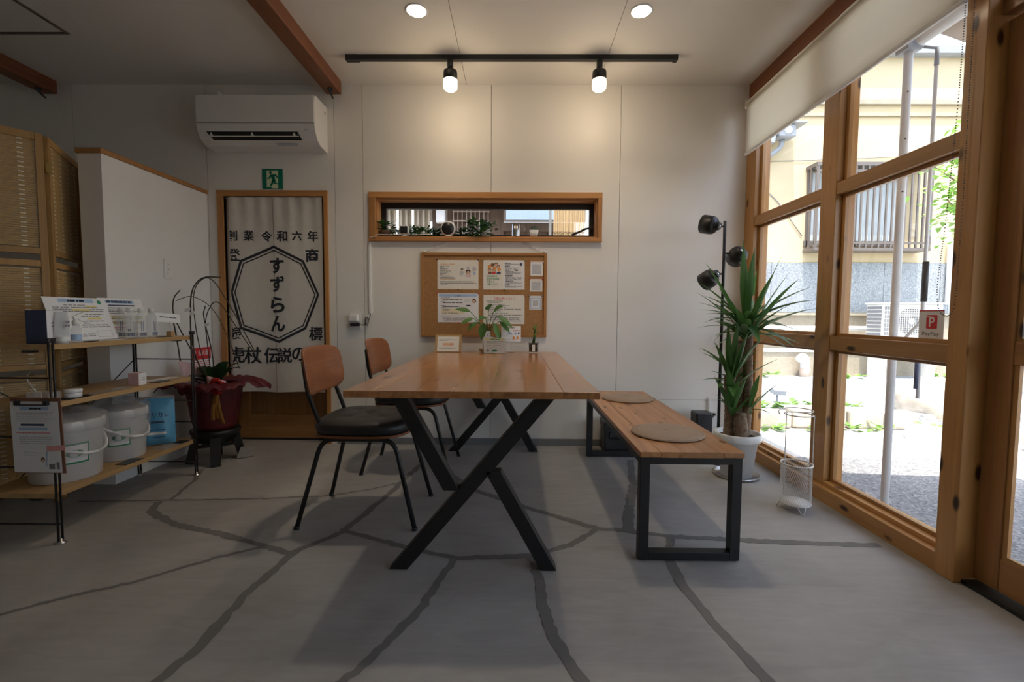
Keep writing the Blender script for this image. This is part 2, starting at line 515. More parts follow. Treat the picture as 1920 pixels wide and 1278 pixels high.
    def build(self, name, mat, parent=None, bev=0.0, solid=0.0, seg=2):
        me = bpy.data.meshes.new(name)
        org = ORG.get(parent.name, V3((0, 0, 0))) if parent else V3((0, 0, 0))
        me.from_pydata([tuple(p - org) for p in self.v], [], self.f)
        me.polygons.foreach_set('use_smooth', self.s)
        me.materials.append(M[mat] if isinstance(mat, str) else mat)
        me.update()
        o = bpy.data.objects.new(name, me)
        COL.objects.link(o)
        if parent:
            o.parent = parent
            ORG[o.name] = org
        if solid:
            md = o.modifiers.new('thickness', 'SOLIDIFY'); md.thickness = solid; md.offset = 0
        if bev:
            md = o.modifiers.new('bevel', 'BEVEL'); md.width = bev; md.segments = seg; md.limit_method = 'ANGLE'; md.angle_limit = math.radians(40)
        return o


def tag(o, label, cat, group=None):
    o['label'] = label; o['category'] = cat
    if group:
        o['group'] = group
    return o


def thing(name, label, cat, loc=(0, 0, 0), group=None):
    o = bpy.data.objects.new(name, None)
    COL.objects.link(o)
    o.empty_display_size = .05
    o.location = loc
    ORG[o.name] = V3(loc)
    return tag(o, label, cat, group)


def struct(o, label=None):
    o['kind'] = 'structure'
    if label:
        o['label'] = label
    return o


def sgroup(name, label, loc=(0, 0, 0)):
    o = bpy.data.objects.new(name, None)
    COL.objects.link(o); o.empty_display_size = .05
    o.location = loc; ORG[o.name] = V3(loc)
    o['kind'] = 'structure'; o['label'] = label
    return o


def copy_tree(o, parent=None):
    c = o.copy(); COL.objects.link(c); c.parent = parent
    for ch in list(o.children):
        copy_tree(ch, c)
    return c


def place(root, loc, rz=0.0, label=None):
    root.location = loc; root.rotation_euler = (0, 0, rz)
    if label:
        root['label'] = label
    return root


_TX = {}


def glyphs(s, offset=0.0, spacing=1.0):
    """flat mesh of a line of lettering, size 1, returned as (verts2d, faces, width)"""
    k = (s, offset, spacing)
    if k not in _TX:
        c = bpy.data.curves.new('t', 'FONT'); c.body = s; c.offset = offset; c.space_character = spacing
        c.resolution_u = 3
        o = bpy.data.objects.new('t', c); COL.objects.link(o)
        dg = bpy.context.evaluated_depsgraph_get()
        me = bpy.data.meshes.new_from_object(o.evaluated_get(dg))
        vs = [(v.co.x, v.co.y) for v in me.vertices]; fs = [tuple(p.vertices) for p in me.polygons]
        bpy.data.objects.remove(o); bpy.data.curves.remove(c); bpy.data.meshes.remove(me)
        xs = [p[0] for p in vs] or [0]; ys = [p[1] for p in vs] or [0]
        _TX[k] = (vs, fs, (min(xs), max(xs), min(ys), max(ys)))
    return _TX[k]


def text(mb, s, c, u, v, size, offset=0.0, spacing=1.0, fn=None, fit=None, xclip=None):
    """lettering centred at c in the (u,v) plane; fn maps a world point onto a curved surface"""
    vs, fs, (x0, x1, y0, y1) = glyphs(s, offset, spacing)
    if not vs:
        return
    c, u, v = V3(c), V3(u).normalized(), V3(v).normalized()
    mx, my = (x0 + x1) / 2, (y0 + y1) / 2
    kx = ky = size
    if fit:
        kx = fit[0] / max(1e-6, x1 - x0); ky = fit[1] / max(1e-6, y1 - y0)
    if fn:      # cut the strokes into short pieces so that they follow the curved surface
        bm = bmesh.new()
        bv = [bm.verts.new((p[0], p[1], 0)) for p in vs]
        for f in fs:
            try:
                bm.faces.new([bv[i] for i in f])
            except ValueError:
                pass
        n = max(2, int((x1 - x0) * kx / .007))
        for i in range(1, n):
            bmesh.ops.bisect_plane(bm, geom=bm.verts[:] + bm.edges[:] + bm.faces[:], plane_co=(x0 + (x1 - x0) * i / n, 0, 0), plane_no=(1, 0, 0))
        bm.verts.index_update()
        vs = [(q.co.x, q.co.y) for q in bm.verts]; fs = [tuple(q.index for q in f.verts) for f in bm.faces]
        bm.free()
    pts = [c + u * (p[0] - mx) * kx + v * (p[1] - my) * ky for p in vs]
    if xclip is not None:
        pts = [V3((max(p.x, xclip), p.y, p.z)) for p in pts]
        fs = [f for f in fs if any(pts[i].x > xclip + 1e-4 for i in f)]
    if fn:
        pts = [fn(p) for p in pts]
    mb.add(pts, fs)


def bend(pts, r=.03, k=4):
    """polyline with its corners rounded"""
    pts = [V3(p) for p in pts]
    out = [pts[0]]
    for i in range(1, len(pts) - 1):
        a, b, c = pts[i - 1], pts[i], pts[i + 1]
        d1 = min(r, (a - b).length * .45); d2 = min(r, (c - b).length * .45)
        p, q = b + (a - b).normalized() * d1, b + (c - b).normalized() * d2
        for j in range(k + 1):
            t = j / k
            out.append(p * (1 - t) ** 2 + b * 2 * t * (1 - t) + q * t ** 2)
    out.append(pts[-1])
    return out


def blade(mb, p0, p1, w, sag=0.0, fold=.25, n=8, wbase=.45, up=V3((0, 0, 1)), peak=.4):
    """one long leaf from p0 to p1 with a V fold; sag bends it down in the middle/tip"""
    p0, p1 = V3(p0), V3(p1)
    d = p1 - p0
    ctrl = p0 + d * .5 + V3((0, 0, 1)) * sag
    vs, fs = [], []
    for i in range(n + 1):
        t = i / n
        c = p0 * (1 - t) ** 2 + ctrl * 2 * t * (1 - t) + p1 * t ** 2
        tg = (ctrl - p0) * (1 - t) + (p1 - ctrl) * t
        s, u = frame_of(tg, up)
        ww = w * (wbase + (1 - wbase) * min(1, t / peak)) if t < peak else w * (1 - ((t - peak) / (1 - peak)) ** 1.6)
        ww = max(ww, .0006)
        vs += [c - s * ww / 2 + u * fold * ww / 2, c, c + s * ww / 2 + u * fold * ww / 2]
    for i in range(n):
        a = i * 3
        fs += [(a, a + 1, a + 4, a + 3), (a + 1, a + 2, a + 5, a + 4)]
    mb.add(vs, fs, True)


def leaf(mb, c, d, nrm, l, w, n=4):
    """small oval leaf from its base c along d"""
    c, d, nrm = V3(c), V3(d).normalized(), V3(nrm)
    s = d.cross(nrm)
    s = s.normalized() if s.length > 1e-4 else frame_of(d)[0]
    up = s.cross(d).normalized()
    vs = [c]
    fs = []
    L, R, Md = [], [], []
    for i in range(1, n):
        t = i / n
        ww = w * math.sin(PI * t ** .8) * .5
        m = c + d * l * t - up * (l * .12 * t * t)
        Md.append(len(vs)); vs.append(m)
        L.append(len(vs)); vs.append(m + s * ww + up * ww * .25)
        R.append(len(vs)); vs.append(m - s * ww + up * ww * .25)
    tip = len(vs); vs.append(c + d * l - up * l * .14)
    fs += [(0, Md[0], L[0]), (0, R[0], Md[0])]
    for i in range(n - 2):
        fs += [(Md[i], Md[i + 1], L[i + 1], L[i]), (R[i], R[i + 1], Md[i + 1], Md[i])]
    fs += [(Md[-1], tip, L[-1]), (R[-1], tip, Md[-1])]
    mb.add(vs, fs, True)


class Sheet:
    """a sheet of paper or card with flat print on it"""

    def __init__(self, name, O, U, Vv, mat='paper', parent=None, thick=.0008, label=None, cat=None, group=None, bump=0):
        self.O, self.U, self.V = V3(O), V3(U), V3(Vv)
        self.N = self.U.cross(self.V).normalized()
        self.w, self.h = self.U.length, self.V.length
        self.t = thick
        self.layers = {}
        self.o = MB().obox(self.O, self.U, self.V, self.N * thick).build(name, mat, parent)
        if not parent:
            ORG[self.o.name] = V3((0, 0, 0))
        if label:
            tag(self.o, label, cat, group)

    def _mb(self, mat, nm):
        k = (mat, nm)
        if k not in self.layers:
            self.layers[k] = (MB(), len(self.layers))
        return self.layers[k]

    def at(self, u, v, lay=0):
        return self.O + self.U * u + self.V * v + self.N * (self.t + .0003 + .00015 * lay)

    def rect(self, u0, v0, u1, v1, mat, nm='printed_block'):
        mb, l = self._mb(mat, nm)
        mb.add([self.at(u0, v0, l), self.at(u1, v0, l), self.at(u1, v1, l), self.at(u0, v1, l)], [(0, 1, 2, 3)])
        return self

    def poly(self, pts, mat, nm='printed_picture'):
        mb, l = self._mb(mat, nm)
        mb.add([self.at(a, b, l) for a, b in pts], [tuple(range(len(pts)))])
        return self

    def oval(self, u, v, ru, rv, mat, nm='printed_picture', n=14):
        return self.poly([(u + ru * math.cos(2 * PI * i / n), v + rv * math.sin(2 * PI * i / n)) for i in range(n)], mat, nm)

    def rows(self, spec, mat='grey', hh=.012, seed=1, nm='printed_text'):
        """lines of small type: (v, u0, u1)"""
        R = random.Random(seed)
        mb, l = self._mb(mat, nm)
        for v, u0, u1 in spec:
            u = u0
            while u < u1:
                q = min(u1, u + R.uniform(.025, .09))
                mb.add([self.at(u, v - hh, l), self.at(q, v - hh, l), self.at(q, v + hh, l), self.at(u, v + hh, l)], [(0, 1, 2, 3)])
                u = q + R.choice((.006, .008, .02))
        return self

    def text(self, s, u, v, size, mat='ink', nm='lettering', fit=None, offset=0.0):
        mb, l = self._mb(mat, nm)
        text(mb, s, self.at(u, v, l), self.U, self.V, size, offset, fit=fit)
        return self

    def frame(self, u0, v0, u1, v1, t, mat, nm='printed_border'):
        k = self.w / self.h
        self.rect(u0, v0, u1, v0 + t * k, mat, nm).rect(u0, v1 - t * k, u1, v1, mat, nm)
        return self.rect(u0, v0, u0 + t, v1, mat, nm).rect(u1 - t, v0, u1, v1, mat, nm)

    def done(self):
        for (mat, nm), (mb, l) in self.layers.items():
            if mb.f:
                q = mb.build(nm, mat, self.o)
                if nm == 'printed_text':
                    q['kind'] = 'stuff'
        return self.o

# ================================================================== THE ROOM
YB, CE, XR = 3.26, 2.54, 1.60           # back wall face, ceiling height, window-wall face
XL, YF = -4.3, -1.7                     # walls out of the picture

fl = struct(MB().box(XL, 1.70, YF, 3.55, -.12, 0).build('floor', 'floor'), 'grey trowelled concrete floor with mended cracks')
ORG[fl.name] = V3((0, 0, 0))
CR = {'A': [(-1.899, 2.685), (-1.816, 2.509), (-1.746, 2.242)],
      'B': [(-2.188, 2.205), (-1.813, 2.227), (-1.339, 2.258), (-0.961, 2.309), (-0.77, 2.408), (-0.631, 2.514)],
      'C': [(-1.785, 2.215), (-1.738, 2.104), (-1.526, 1.975), (-1.269, 1.891), (-1.051, 1.805), (-0.896, 1.737)],
      'D': [(-1.75, 1.23), (-1.606, 1.353), (-1.509, 1.438), (-1.333, 1.538), (-1.163, 1.696), (-1.028, 1.779)],
      'E': [(-0.595, 2.818), (-0.648, 2.465), (-0.687, 2.214), (-0.75, 1.917), (-0.879, 1.733), (-0.883, 1.635), (-0.907, 1.481), (-0.898, 1.298), (-0.894, 1.212), (-0.919, 1.106), (-0.97, .95), (-1.02, .7)],
      'F': [(-0.746, 1.927), (-0.517, 1.825), (-0.365, 1.76), (-0.235, 1.715), (-0.08, 1.726), (0.066, 1.736), (0.225, 1.823), (0.369, 1.971)],
      'G': [(-0.5, 2.8), (-0.357, 2.606), (-0.203, 2.384), (0.06, 2.181), (0.233, 2.063), (0.369, 1.971), (0.502, 1.954), (0.674, 1.909), (0.978, 1.878), (1.235, 1.861), (1.513, 1.849)],
      'H': [(0.753, 2.94), (0.667, 2.522), (0.511, 2.02), (0.5, 1.95)],
      'I': [(0.665, 1.90), (0.598, 1.716), (0.594, 1.512), (0.615, 1.351), (0.647, 1.22), (0.657, 1.132), (0.67, .9)],
      'J': [(-0.234, 1.71), (-0.261, 1.591), (-0.3, 1.411), (-0.353, 1.287), (-0.398, 1.183), (-0.445, 1.114), (-0.55, .95)],
      'K': [(0.066, 1.736), (0.085, 1.565), (0.088, 1.445), (0.105, 1.318), (0.142, 1.212), (0.174, 1.124), (0.25, .9)]}
CW = {'A': .022, 'B': .016, 'C': .036, 'D': .02, 'E': .034, 'F': .03, 'G': .034, 'H': .045, 'I': .036, 'J': .03, 'K': .036}
for ci, (k, pl) in enumerate(CR.items()):
    R = random.Random(ci + 5)
    pts = []
    for i in range(len(pl) - 1):
        a, b = V3((*pl[i], 0)), V3((*pl[i + 1], 0))
        n = max(2, int((b - a).length / .02))
        s = V3((-(b - a).y, (b - a).x, 0)).normalized()
        for j in range(n):
            pts.append(a + (b - a) * j / n + s * R.uniform(-.004, .004))
    pts.append(V3((*pl[-1], 0)))
    mb = MB(); vs = []; wl = CW[k] / 2
    wa = wb = wl
    for i, p in enumerate(pts):
        d = pts[min(i + 1, len(pts) - 1)] - pts[max(i - 1, 0)]
        s = V3((-d.y, d.x, 0)).normalized()
        wa = wa * .6 + .4 * wl * R.uniform(.5, 1.5); wb = wb * .6 + .4 * wl * R.uniform(.5, 1.5)
        z = .0006 + .00005 * ci
        vs += [p + s * wa + V3((0, 0, z)), p - s * wb + V3((0, 0, z))]
    mb.add(vs, [(2 * i + 1, 2 * i + 3, 2 * i + 2, 2 * i) for i in range(len(pts) - 1)])
    mb.build('crack_filler', 'crack', fl)

# --- back wall: core with the two openings, faced with separate panels
WX0, WX1, WZ0, WZ1 = -1.0, .567, 1.487, 1.762      # high window opening
DX0, DX1, DZ1 = -2.083, -1.368, 1.772              # doorway


def rect_minus(mb, x0, x1, z0, z1, hole, y0, y1):
    hx0, hx1, hz0, hz1 = hole
    hx0, hx1, hz0, hz1 = max(hx0, x0), min(hx1, x1), max(hz0, z0), min(hz1, z1)
    if hx0 >= hx1 or hz0 >= hz1:
        mb.box(x0, x1, y0, y1, z0, z1); return
    if hx0 > x0: mb.box(x0, hx0, y0, y1, z0, z1)
    if hx1 < x1: mb.box(hx1, x1, y0, y1, z0, z1)
    if hz0 > z0: mb.box(hx0, hx1, y0, y1, z0, hz0)
    if hz1 < z1: mb.box(hx0, hx1, y0, y1, hz1, z1)


core = MB()
rect_minus(core, XL, -1.2, 0, CE + .05, (DX0, DX1, 0, DZ1), YB + .014, YB + .16)
rect_minus(core, -1.2, 1.72, 0, CE + .05, (WX0, WX1, WZ0, WZ1), YB + .014, YB + .16)
wb_ = struct(core.build('wall_back', 'wall'), 'white panelled back wall with high window and curtained doorway')
ORG[wb_.name] = V3((0, 0, 0))
g = .0015
for x0, x1, hole in [(XL, -3.134, None), (-3.134, -2.193, None), (-2.193, -1.289, (DX0, DX1, 0, DZ1)), (-1.289, -1.089, None),
                     (-1.089, -.184, (WX0, WX1, WZ0, WZ1)), (-.184, .72, (WX0, WX1, WZ0, WZ1)), (.72, 1.62, None)]:
    zs = [(0, .341), (.341, CE)] if x0 > -1.2 else [(0, CE)]
    for z0, z1 in zs:
        m = MB()
        rect_minus(m, x0 + g, x1 - g, z0 + (g if z0 else 0), z1 - (g if z1 < CE else 0), hole or (9, 9, 9, 9), YB, YB + .014)
        m.build('wall_panel', 'wall', wb_)
bb = MB().box(-1.3, 1.565, YB - .008, YB, 0, .05)
struct(bb.build('baseboard_back', 'base', bev=.002), 'thin grey baseboard along the back wall')
struct(MB().box(XL, -2.15, YB - .008, YB, 0, .05).build('baseboard_left', 'base'), 'grey baseboard behind the partition')
struct(MB().box(XL - .12, XL, YF, YB + .16, 0, CE + .05).build('wall_left', 'wall'), 'white wall far to the left')
struct(MB().box(XL - .12, 1.72, YF - .12, YF, 0, CE + .05).build('wall_front', 'wall'), 'white wall behind the viewer')

# --- ceiling: slab and separate boards
ce = struct(MB().box(XL - .12, 1.70, YF - .12, YB + .16, CE + .012, CE + .1).build('ceiling', 'ceil'), 'white boarded ceiling')
ORG[ce.name] = V3((0, 0, 0))
cx = [XL, -3.38, -2.47, -1.265, -.357, .553, 1.62]
for i in range(len(cx) - 1):
    for y0, y1 in ((YF, 1.44), (1.44, YB)):
        MB().box(cx[i] + g, cx[i + 1] - g, y0 + g, y1 - g if y1 < YB else y1, CE, CE + .012).build('ceiling_board', 'ceil', ce)
struct(MB().box(XL - .5, 1.87, YF - .5, YB + .55, CE + .12, CE + .26).build('roof_slab', 'roof'), 'grey roof over the room with a short eave')

# --- two dark beams under the ceiling with their bolts
for k, (x0, nm) in enumerate(((-1.315, 'red-brown timber ceiling beam beside the air conditioner'), (-3.29, 'red-brown timber ceiling beam beside the ceiling hatch'))):
    t = thing('ceiling_beam', nm, 'beam', (x0 + .05, 3.2, 2.45))
    MB().box(x0, x0 + .1, YF, 3.215, 2.452, CE).build('timber', 'beam', t, bev=.004)
    b = MB()
    b.lathe([(.006, -.028), (.006, .05)], (x0 + .055, 3.13, 2.43), 10, axis=(.0, .7, -.3))
    b.lathe([(.017, 0), (.017, .008)], (x0 + .055, 3.13, 2.443), 16)
    b.lathe([(.011, -.012), (.011, 0)], (x0 + .055, 3.13, 2.443), 6, smooth=False)
    b.build('bolt', 'darkmetal', t)

# --- ceiling hatch
t = thing('ceiling_hatch', 'square ceiling access hatch with a dark aluminium frame', 'hatch', (-2.87, 2.38, CE))
f = MB()
for a in ((-3.17, -2.57, 2.665, 2.68), (-3.17, -2.57, 2.08, 2.095), (-3.17, -3.155, 2.095, 2.665), (-2.585, -2.57, 2.095, 2.665)):
    f.box(*a, CE - .006, CE)
f.build('hatch_frame', 'alu', t)
MB().box(-3.15, -2.59, 2.10, 2.66, CE - .003, CE - .0005).build('hatch_panel', 'ceil', t)

# --- partition stub with a timber cap
pt = sgroup('wall_partition', 'white half-height partition wall with an orange timber cap', (-2.26, 2.85, 0))
MB().box(-2.326, -2.2, 2.434, YB, 0, 1.785).build('partition_body', 'partition', pt, bev=.002)
MB().box(-2.334, -2.192, 2.426, YB, 1.785, 1.812).build('cap', 'frameZ', pt, bev=.003)

# ================================================================== WINDOW WALL (right)
gw = sgroup('wall_right', 'knotty pine window wall with large panes', (1.65, 2.4, 0))


def post(y0, y1, z0=0.0, z1=2.40, x0=XR, x1=1.70):
    return MB().box(x0, x1, y0, y1, z0, z1).build('post', 'pineZ', gw, bev=.003)


post(3.135, YB - .001, .072); post(2.34, 2.455, .072); post(1.585, 1.662, x0=1.562)
post(.62, .72)
MB().box(1.567, 1.70, 1.662, YB - .001, -.03, .072).build('sill', 'pineY', gw, bev=.003)
post(-.35, -.25)
MB().box(XR, 1.72, YF - .12, -.35, 0, CE + .05).build('solid_wall', 'wall', gw)  # unseen stretch, made solid to keep the foreground and left side darker
bays = [(2.455, 3.135), (1.662, 2.34), (-.25, .62)]  # last bay is out of view, added to let more light onto the floor
n = 0
for y0, y1 in bays:
    for z0, z1 in ((1.556, 1.616), (.775, .845)):
        MB().box(XR + .004, 1.70, y0, y1, z0, z1).build('rail', 'pineY', gw, bev=.003)
    # sill with a step
    if y0 < 0:
        MB().box(1.567, 1.70, y0, y1, -.03, .072).build('sill', 'pineY', gw, bev=.003)
    MB().box(1.60, 1.70, y0, y1, .072, .092).build('sill_step', 'pineY', gw, bev=.002)
    for z0, z1 in ((.092, .775), (.845, 1.556), (1.616, 2.40)):
        n += 1
        w = struct(MB().box(1.656, 1.661, y0 + .002, y1 - .002, z0 + .002, z1 - .002).build('window_%d' % n, 'pane'), 'clear pane of the timber window wall')
        ORG[w.name] = V3((0, 0, 0))
        for a in ((y0, y0 + .022, z0, z1), (y1 - .022, y1, z0, z1), (y0 + .022, y1 - .022, z0, z0 + .016), (y0 + .022, y1 - .022, z1 - .016, z1)):
            MB().box(1.636, 1.656, *a).build('glazing_bead', 'pineZ' if a[3] - a[2] > .1 else 'pineY', w, bev=.0015)
for y0, y1 in ((-.35, YB - .001),):
    MB().box(1.602, 1.72, y0, y1, 2.40, CE).build('head_beam', 'beam', gw, bev=.003)

# --- glazed entrance door beside the big post
dr = sgroup('door_2', 'brown timber entrance door with glass panes and dark threshold', (1.65, 1.16, 0))
MB().box(1.632, 1.672, 1.505, 1.585, .02, 1.93).build('stile', 'doorwoodZ', dr, bev=.003)
MB().box(1.632, 1.672, .722, .80, .02, 1.93).build('stile', 'doorwoodZ', dr, bev=.003)
for z0, z1 in ((.02, .135), (.79, .865), (1.85, 1.93)):
    MB().box(1.634, 1.670, .80, 1.505, z0, z1).build('rail', 'doorwoodY', dr, bev=.003)
for z0, z1 in ((.135, .79), (.865, 1.85)):
    MB().box(1.650, 1.655, .80, 1.505, z0, z1).build('pane', 'pane', dr)
    MB().box(1.638, 1.650, 1.487, 1.505, z0, z1).build('glazing_bead', 'pineZ', dr)
    MB().box(1.638, 1.650, .80, 1.487, z0, z0 + .012).build('glazing_bead', 'pineY', dr)
MB().box(1.59, 1.70, .72, 1.585, -.03, .014).build('threshold', 'darkmetal', dr)
MB().box(1.605, 1.70, .72, 1.585, 1.945, 2.01).build('door_head', 'doorwoodY', dr, bev=.003)
MB().box(1.656, 1.661, .722, 1.584, 2.01, 2.40).build('transom_pane', 'pane', dr)
MB().box(1.565, 1.632, 1.20, 1.47, 1.86, 1.915).build('door_closer', 'metal', dr, bev=.006)

# --- roller blind over the top panes
t = thing('roller_blind', 'cream roller blind half lowered over the window wall', 'blind', (1.55, 2.39, 2.36))
MB().lathe([(.027, 0), (.027, 1.53)], (1.555, 1.625, 2.362), 20, axis=(0, 1, 0)).build('roller_tube', 'blind', t)
MB().grid(lambda a, b: V3((1.531 + .002 * math.sin(a * 9), 1.635 + a * 1.505, 2.362 - b * .325)), 24, 6).build('blind_cloth', 'blind', t, solid=.0012)
MB().box(1.523, 1.539, 1.635, 3.14, 2.020, 2.038).build('bottom_bar', 'white', t, bev=.004)
for y in (1.618, 3.157):
    MB().box(1.53, 1.602, y - .004, y + .004, 2.335, 2.395).build('bracket', 'white', t)
ch = MB()
cp = bend([(1.55, 1.650, 2.34), (1.55, 1.662, 1.69), (1.55, 1.682, 1.28), (1.55, 1.703, 1.05), (1.55, 1.69, .965), (1.55, 1.655, .945), (1.553, 1.632, .97), (1.555, 1.628, 1.3), (1.555, 1.63, 2.34)], .06, 5)
acc = 0.0
for i in range(len(cp) - 1):
    d = (cp[i + 1] - cp[i]).length
    k = max(1, int(d / .0085))
    for j in range(k):
        p = cp[i] + (cp[i + 1] - cp[i]) * j / k
        ch.lathe([(.0008, -.0022), (.0026, 0), (.0008, .0022)], p, 5)
ch.build('bead_chain', 'grey', t)

# --- payment sticker on the glass
s = Sheet('payment_sticker', (1.6555, 1.887, .853), (0, -.109, 0), (0, 0, .121), 'paper', None, .0006, 'white payment sticker with a red rounded P emblem on the pane', 'sticker')
s.rect(0, .955, 1, 1, 'red', 'printed_band')
rr = []
for cxx, cyy, a0 in ((.70, .80, 0), (.34, .80, 90), (.34, .42, 180), (.70, .42, 270)):
    for j in range(5):
        a = math.radians(a0 + j * 22.5)
        rr.append((cxx + .04 * math.cos(a), cyy - .0 + .036 * math.sin(a)))
s.poly(rr, 'red', 'emblem')
mbp, lp = s._mb('paper', 'emblem_letter')
text(mbp, 'P', s.at(.53, .60, 3), s.U, s.V, .055, .004)
for i in range(7):
    a0, a1 = i / 7, (i + 1) / 7
    mbp.add([s.at(.30 + .32 * a0, .79 - .03 * a0 * a0, 3), s.at(.30 + .32 * a1, .79 - .03 * a1 * a1, 3), s.at(.30 + .32 * a1, .765 - .03 * a1 * a1, 3), s.at(.30 + .32 * a0, .765 - .03 * a0 * a0, 3)], [(0, 3, 2, 1)])
s.text('PayPay', .5, .20, .1, 'grey', 'lettering', fit=(.075, .019), offset=.01)
s.done()

# ================================================================== HIGH WINDOW in the back wall
hw = sgroup('window_10', 'long narrow high window in an orange timber frame', (-.22, YB, 1.62))
MB().box(WX0 - .045, WX1 + .03, YB - .022, YB + .0, WZ1, WZ1 + .04).build('frame_head', 'frameX', hw, bev=.002)
MB().box(WX0 - .045, WX1 + .03, YB - .03, YB + .0, WZ0 - .027, WZ0).build('frame_sill', 'frameX', hw, bev=.002)
MB().box(WX0 - .045, WX0, YB - .022, YB + .0, WZ0, WZ1).build('frame_upright', 'frameZ', hw, bev=.002)
MB().box(WX1, WX1 + .03, YB - .022, YB + .0, WZ0, WZ1).build('frame_upright', 'frameZ', hw, bev=.002)
MB().box(WX0, WX1, YB, YB + .115, WZ1 - .012, WZ1).build('reveal', 'frameX', hw)
MB().box(WX0, WX1, YB, YB + .115, WZ0, WZ0 + .012).build('reveal', 'frameX', hw)
MB().box(WX0, WX0 + .012, YB, YB + .115, WZ0 + .012, WZ1 - .012).build('reveal', 'frameZ', hw)
MB().box(WX1 - .012, WX1, YB, YB + .115, WZ0 + .012, WZ1 - .012).build('reveal', 'frameZ', hw)
sa = MB()
x0, x1, z0, z1 = WX0 + .012, WX1 - .012, WZ0 + .012, WZ1 - .012
sa.box(x0, x1, 3.35, 3.385, z1 - .04, z1); sa.box(x0, x1, 3.35, 3.385, z0, z0 + .025)
sa.box(x0, x0 + .035, 3.35, 3.385, z0 + .025, z1 - .04); sa.box(x1 - .03, x1, 3.35, 3.385, z0 + .025, z1 - .04)
sa.build('sash', 'sash', hw)
MB().box(x0 + .035, x1 - .03, 3.366, 3.370, z0 + .025, z1 - .04).build('pane', 'pane', hw)
hl = MB()
hl.tube(bend([(.40, 3.345, z0 + .028), (.45, 3.325, z0 + .045), (.50, 3.32, z0 + .07), (.545, 3.335, z0 + .07)], .02), .008, 8)
hl.build('window_handle', 'sash', hw)

# ================================================================== DOORWAY with frame and sliding door
df = sgroup('door_1', 'brown sliding door in an orange timber frame behind the curtain', (-1.72, YB, 0))
MB().box(DX0 - .042, DX1 + .028, YB - .015, YB + .16, DZ1, DZ1 + .04).build('frame_head', 'frameX', df, bev=.002)
MB().box(DX0 - .042, DX0, YB - .015, YB + .16, 0, DZ1).build('frame_upright', 'frameZ', df, bev=.002)
MB().box(DX1, DX1 + .028, YB - .015, YB + .16, 0, DZ1).build('frame_upright', 'frameZ', df, bev=.002)
lf = MB()
MB().box(DX0, DX0 + .09, YB + .10, YB + .135, .012, DZ1).build('door_stile', 'doorwoodZ', df)
MB().box(DX1 - .09, DX1, YB + .10, YB + .135, .012, DZ1).build('door_stile', 'doorwoodZ', df)
MB().box(DX0 + .09, DX1 - .09, YB + .10, YB + .135, .012, .19).build('door_rail', 'doorwoodX', df)
MB().box(DX0 + .09, DX1 - .09, YB + .112, YB + .128, .19, DZ1).build('door_panel', 'doorwoodZ', df)
MB().box(DX0, DX1, YB + .09, YB + .14, 0, .011).build('floor_track', 'darkmetal', df)
MB().box(DX0 - .1, DX1 + .1, YB + .16, YB + .20, -.02, DZ1 + .1).build('backing_wall', 'wall', df)

# --- cotton doorway curtain in two halves
NX0, NX1, NZ0, NZ1, NXM = -2.080, -1.385, .372, 1.768, -1.735


def cloth_y(x, z):
    """depth of the curtain: gathers at the rod fading into a few soft folds"""
    t = (NZ1 - z) / (NZ1 - NZ0)
    k = math.exp(-t * 6)
    y = YB + .004 + .006 * k * math.sin((x + 2.1) * 62) + .0075 * (1 - k) * math.sin((x + 1.9) * 17 + .8 * t) * (.5 + .5 * t)
    if x < -2.05:
        y += (-2.05 - x) * .5
    return y


nr = thing('doorway_curtain', 'unbleached cotton split doorway curtain printed with black characters and an octagon', 'curtain', (-1.73, YB, 1.77))


def half(x0, x1, skew):
    def fn(a, b):
        x = x0 + (x1 - x0) * a
        z = NZ1 - (NZ1 - NZ0) * b
        return V3((x, cloth_y(x, z), z + (.006 * math.sin(a * 3) * b)))
    MB().grid(fn, 44, 40).build('cloth_half', 'cloth', nr)


half(NX0, NXM - .0015, -1); half(NXM + .0015, NX1, 1)
MB().lathe([(.006, 0), (.006, DX1 - DX0 - .004)], (DX0 + .002, YB + .018, NZ1 - .004), 10, axis=(1, 0, 0)).build('rod', 'white', nr)


def onto(p):
    return V3((p.x, cloth_y(p.x, p.z) - .0018, p.z))


UX, UZ = V3((1, 0, 0)), V3((0, 0, 1))
for s, x, z, sz in [('創', -2.03, 1.498, .072), ('業', -1.912, 1.498, .072), ('令', -1.785, 1.493, .075), ('和', -1.672, 1.495, .075), ('六', -1.567, 1.498, .068), ('年', -1.455, 1.497, .075),
                    ('登', -2.02, 1.362, .085), ('商', -1.462, 1.36, .092), ('録', -2.025, .80, .09), ('標', -1.447, .80, .098),
                    ('虎', -2.02, .645, .115), ('杖', -1.905, .642, .118), ('伝', -1.768, .642, .115), ('説', -1.672, .645, .105), ('の', -1.57, .652, .095)]:
    ink = MB()
    for ex_, ez_ in ((-.0016, .0008), (.0016, -.0008), (0, 0)):      # a heavier brush stroke
        text(ink, s, (x + ex_, 0, z + ez_), UX, UZ, 1, .012, fit=(sz, sz * 1.02), fn=onto, xclip=-2.047)
    ink.build('character', 'ink', nr)
for s, z, h in [('す', 1.285, .112), ('ず', 1.155, .115), ('ら', 1.008, .115), ('ん', .872, .118)]:
    ink = MB(); text(ink, s, (-1.716, 0, z), UX, UZ, 1, .034, fit=(h * .92, h), fn=onto)
    ink.build('character', 'ink', nr)
oc = MB()
OV = [(-1.735, 1.42), (-1.972, 1.317), (-2.043, 1.095), (-1.982, .84), (-1.712, .742), (-1.522, .84), (-1.425, 1.08), (-1.528, 1.318)]
cxo, czo = -1.728, 1.08
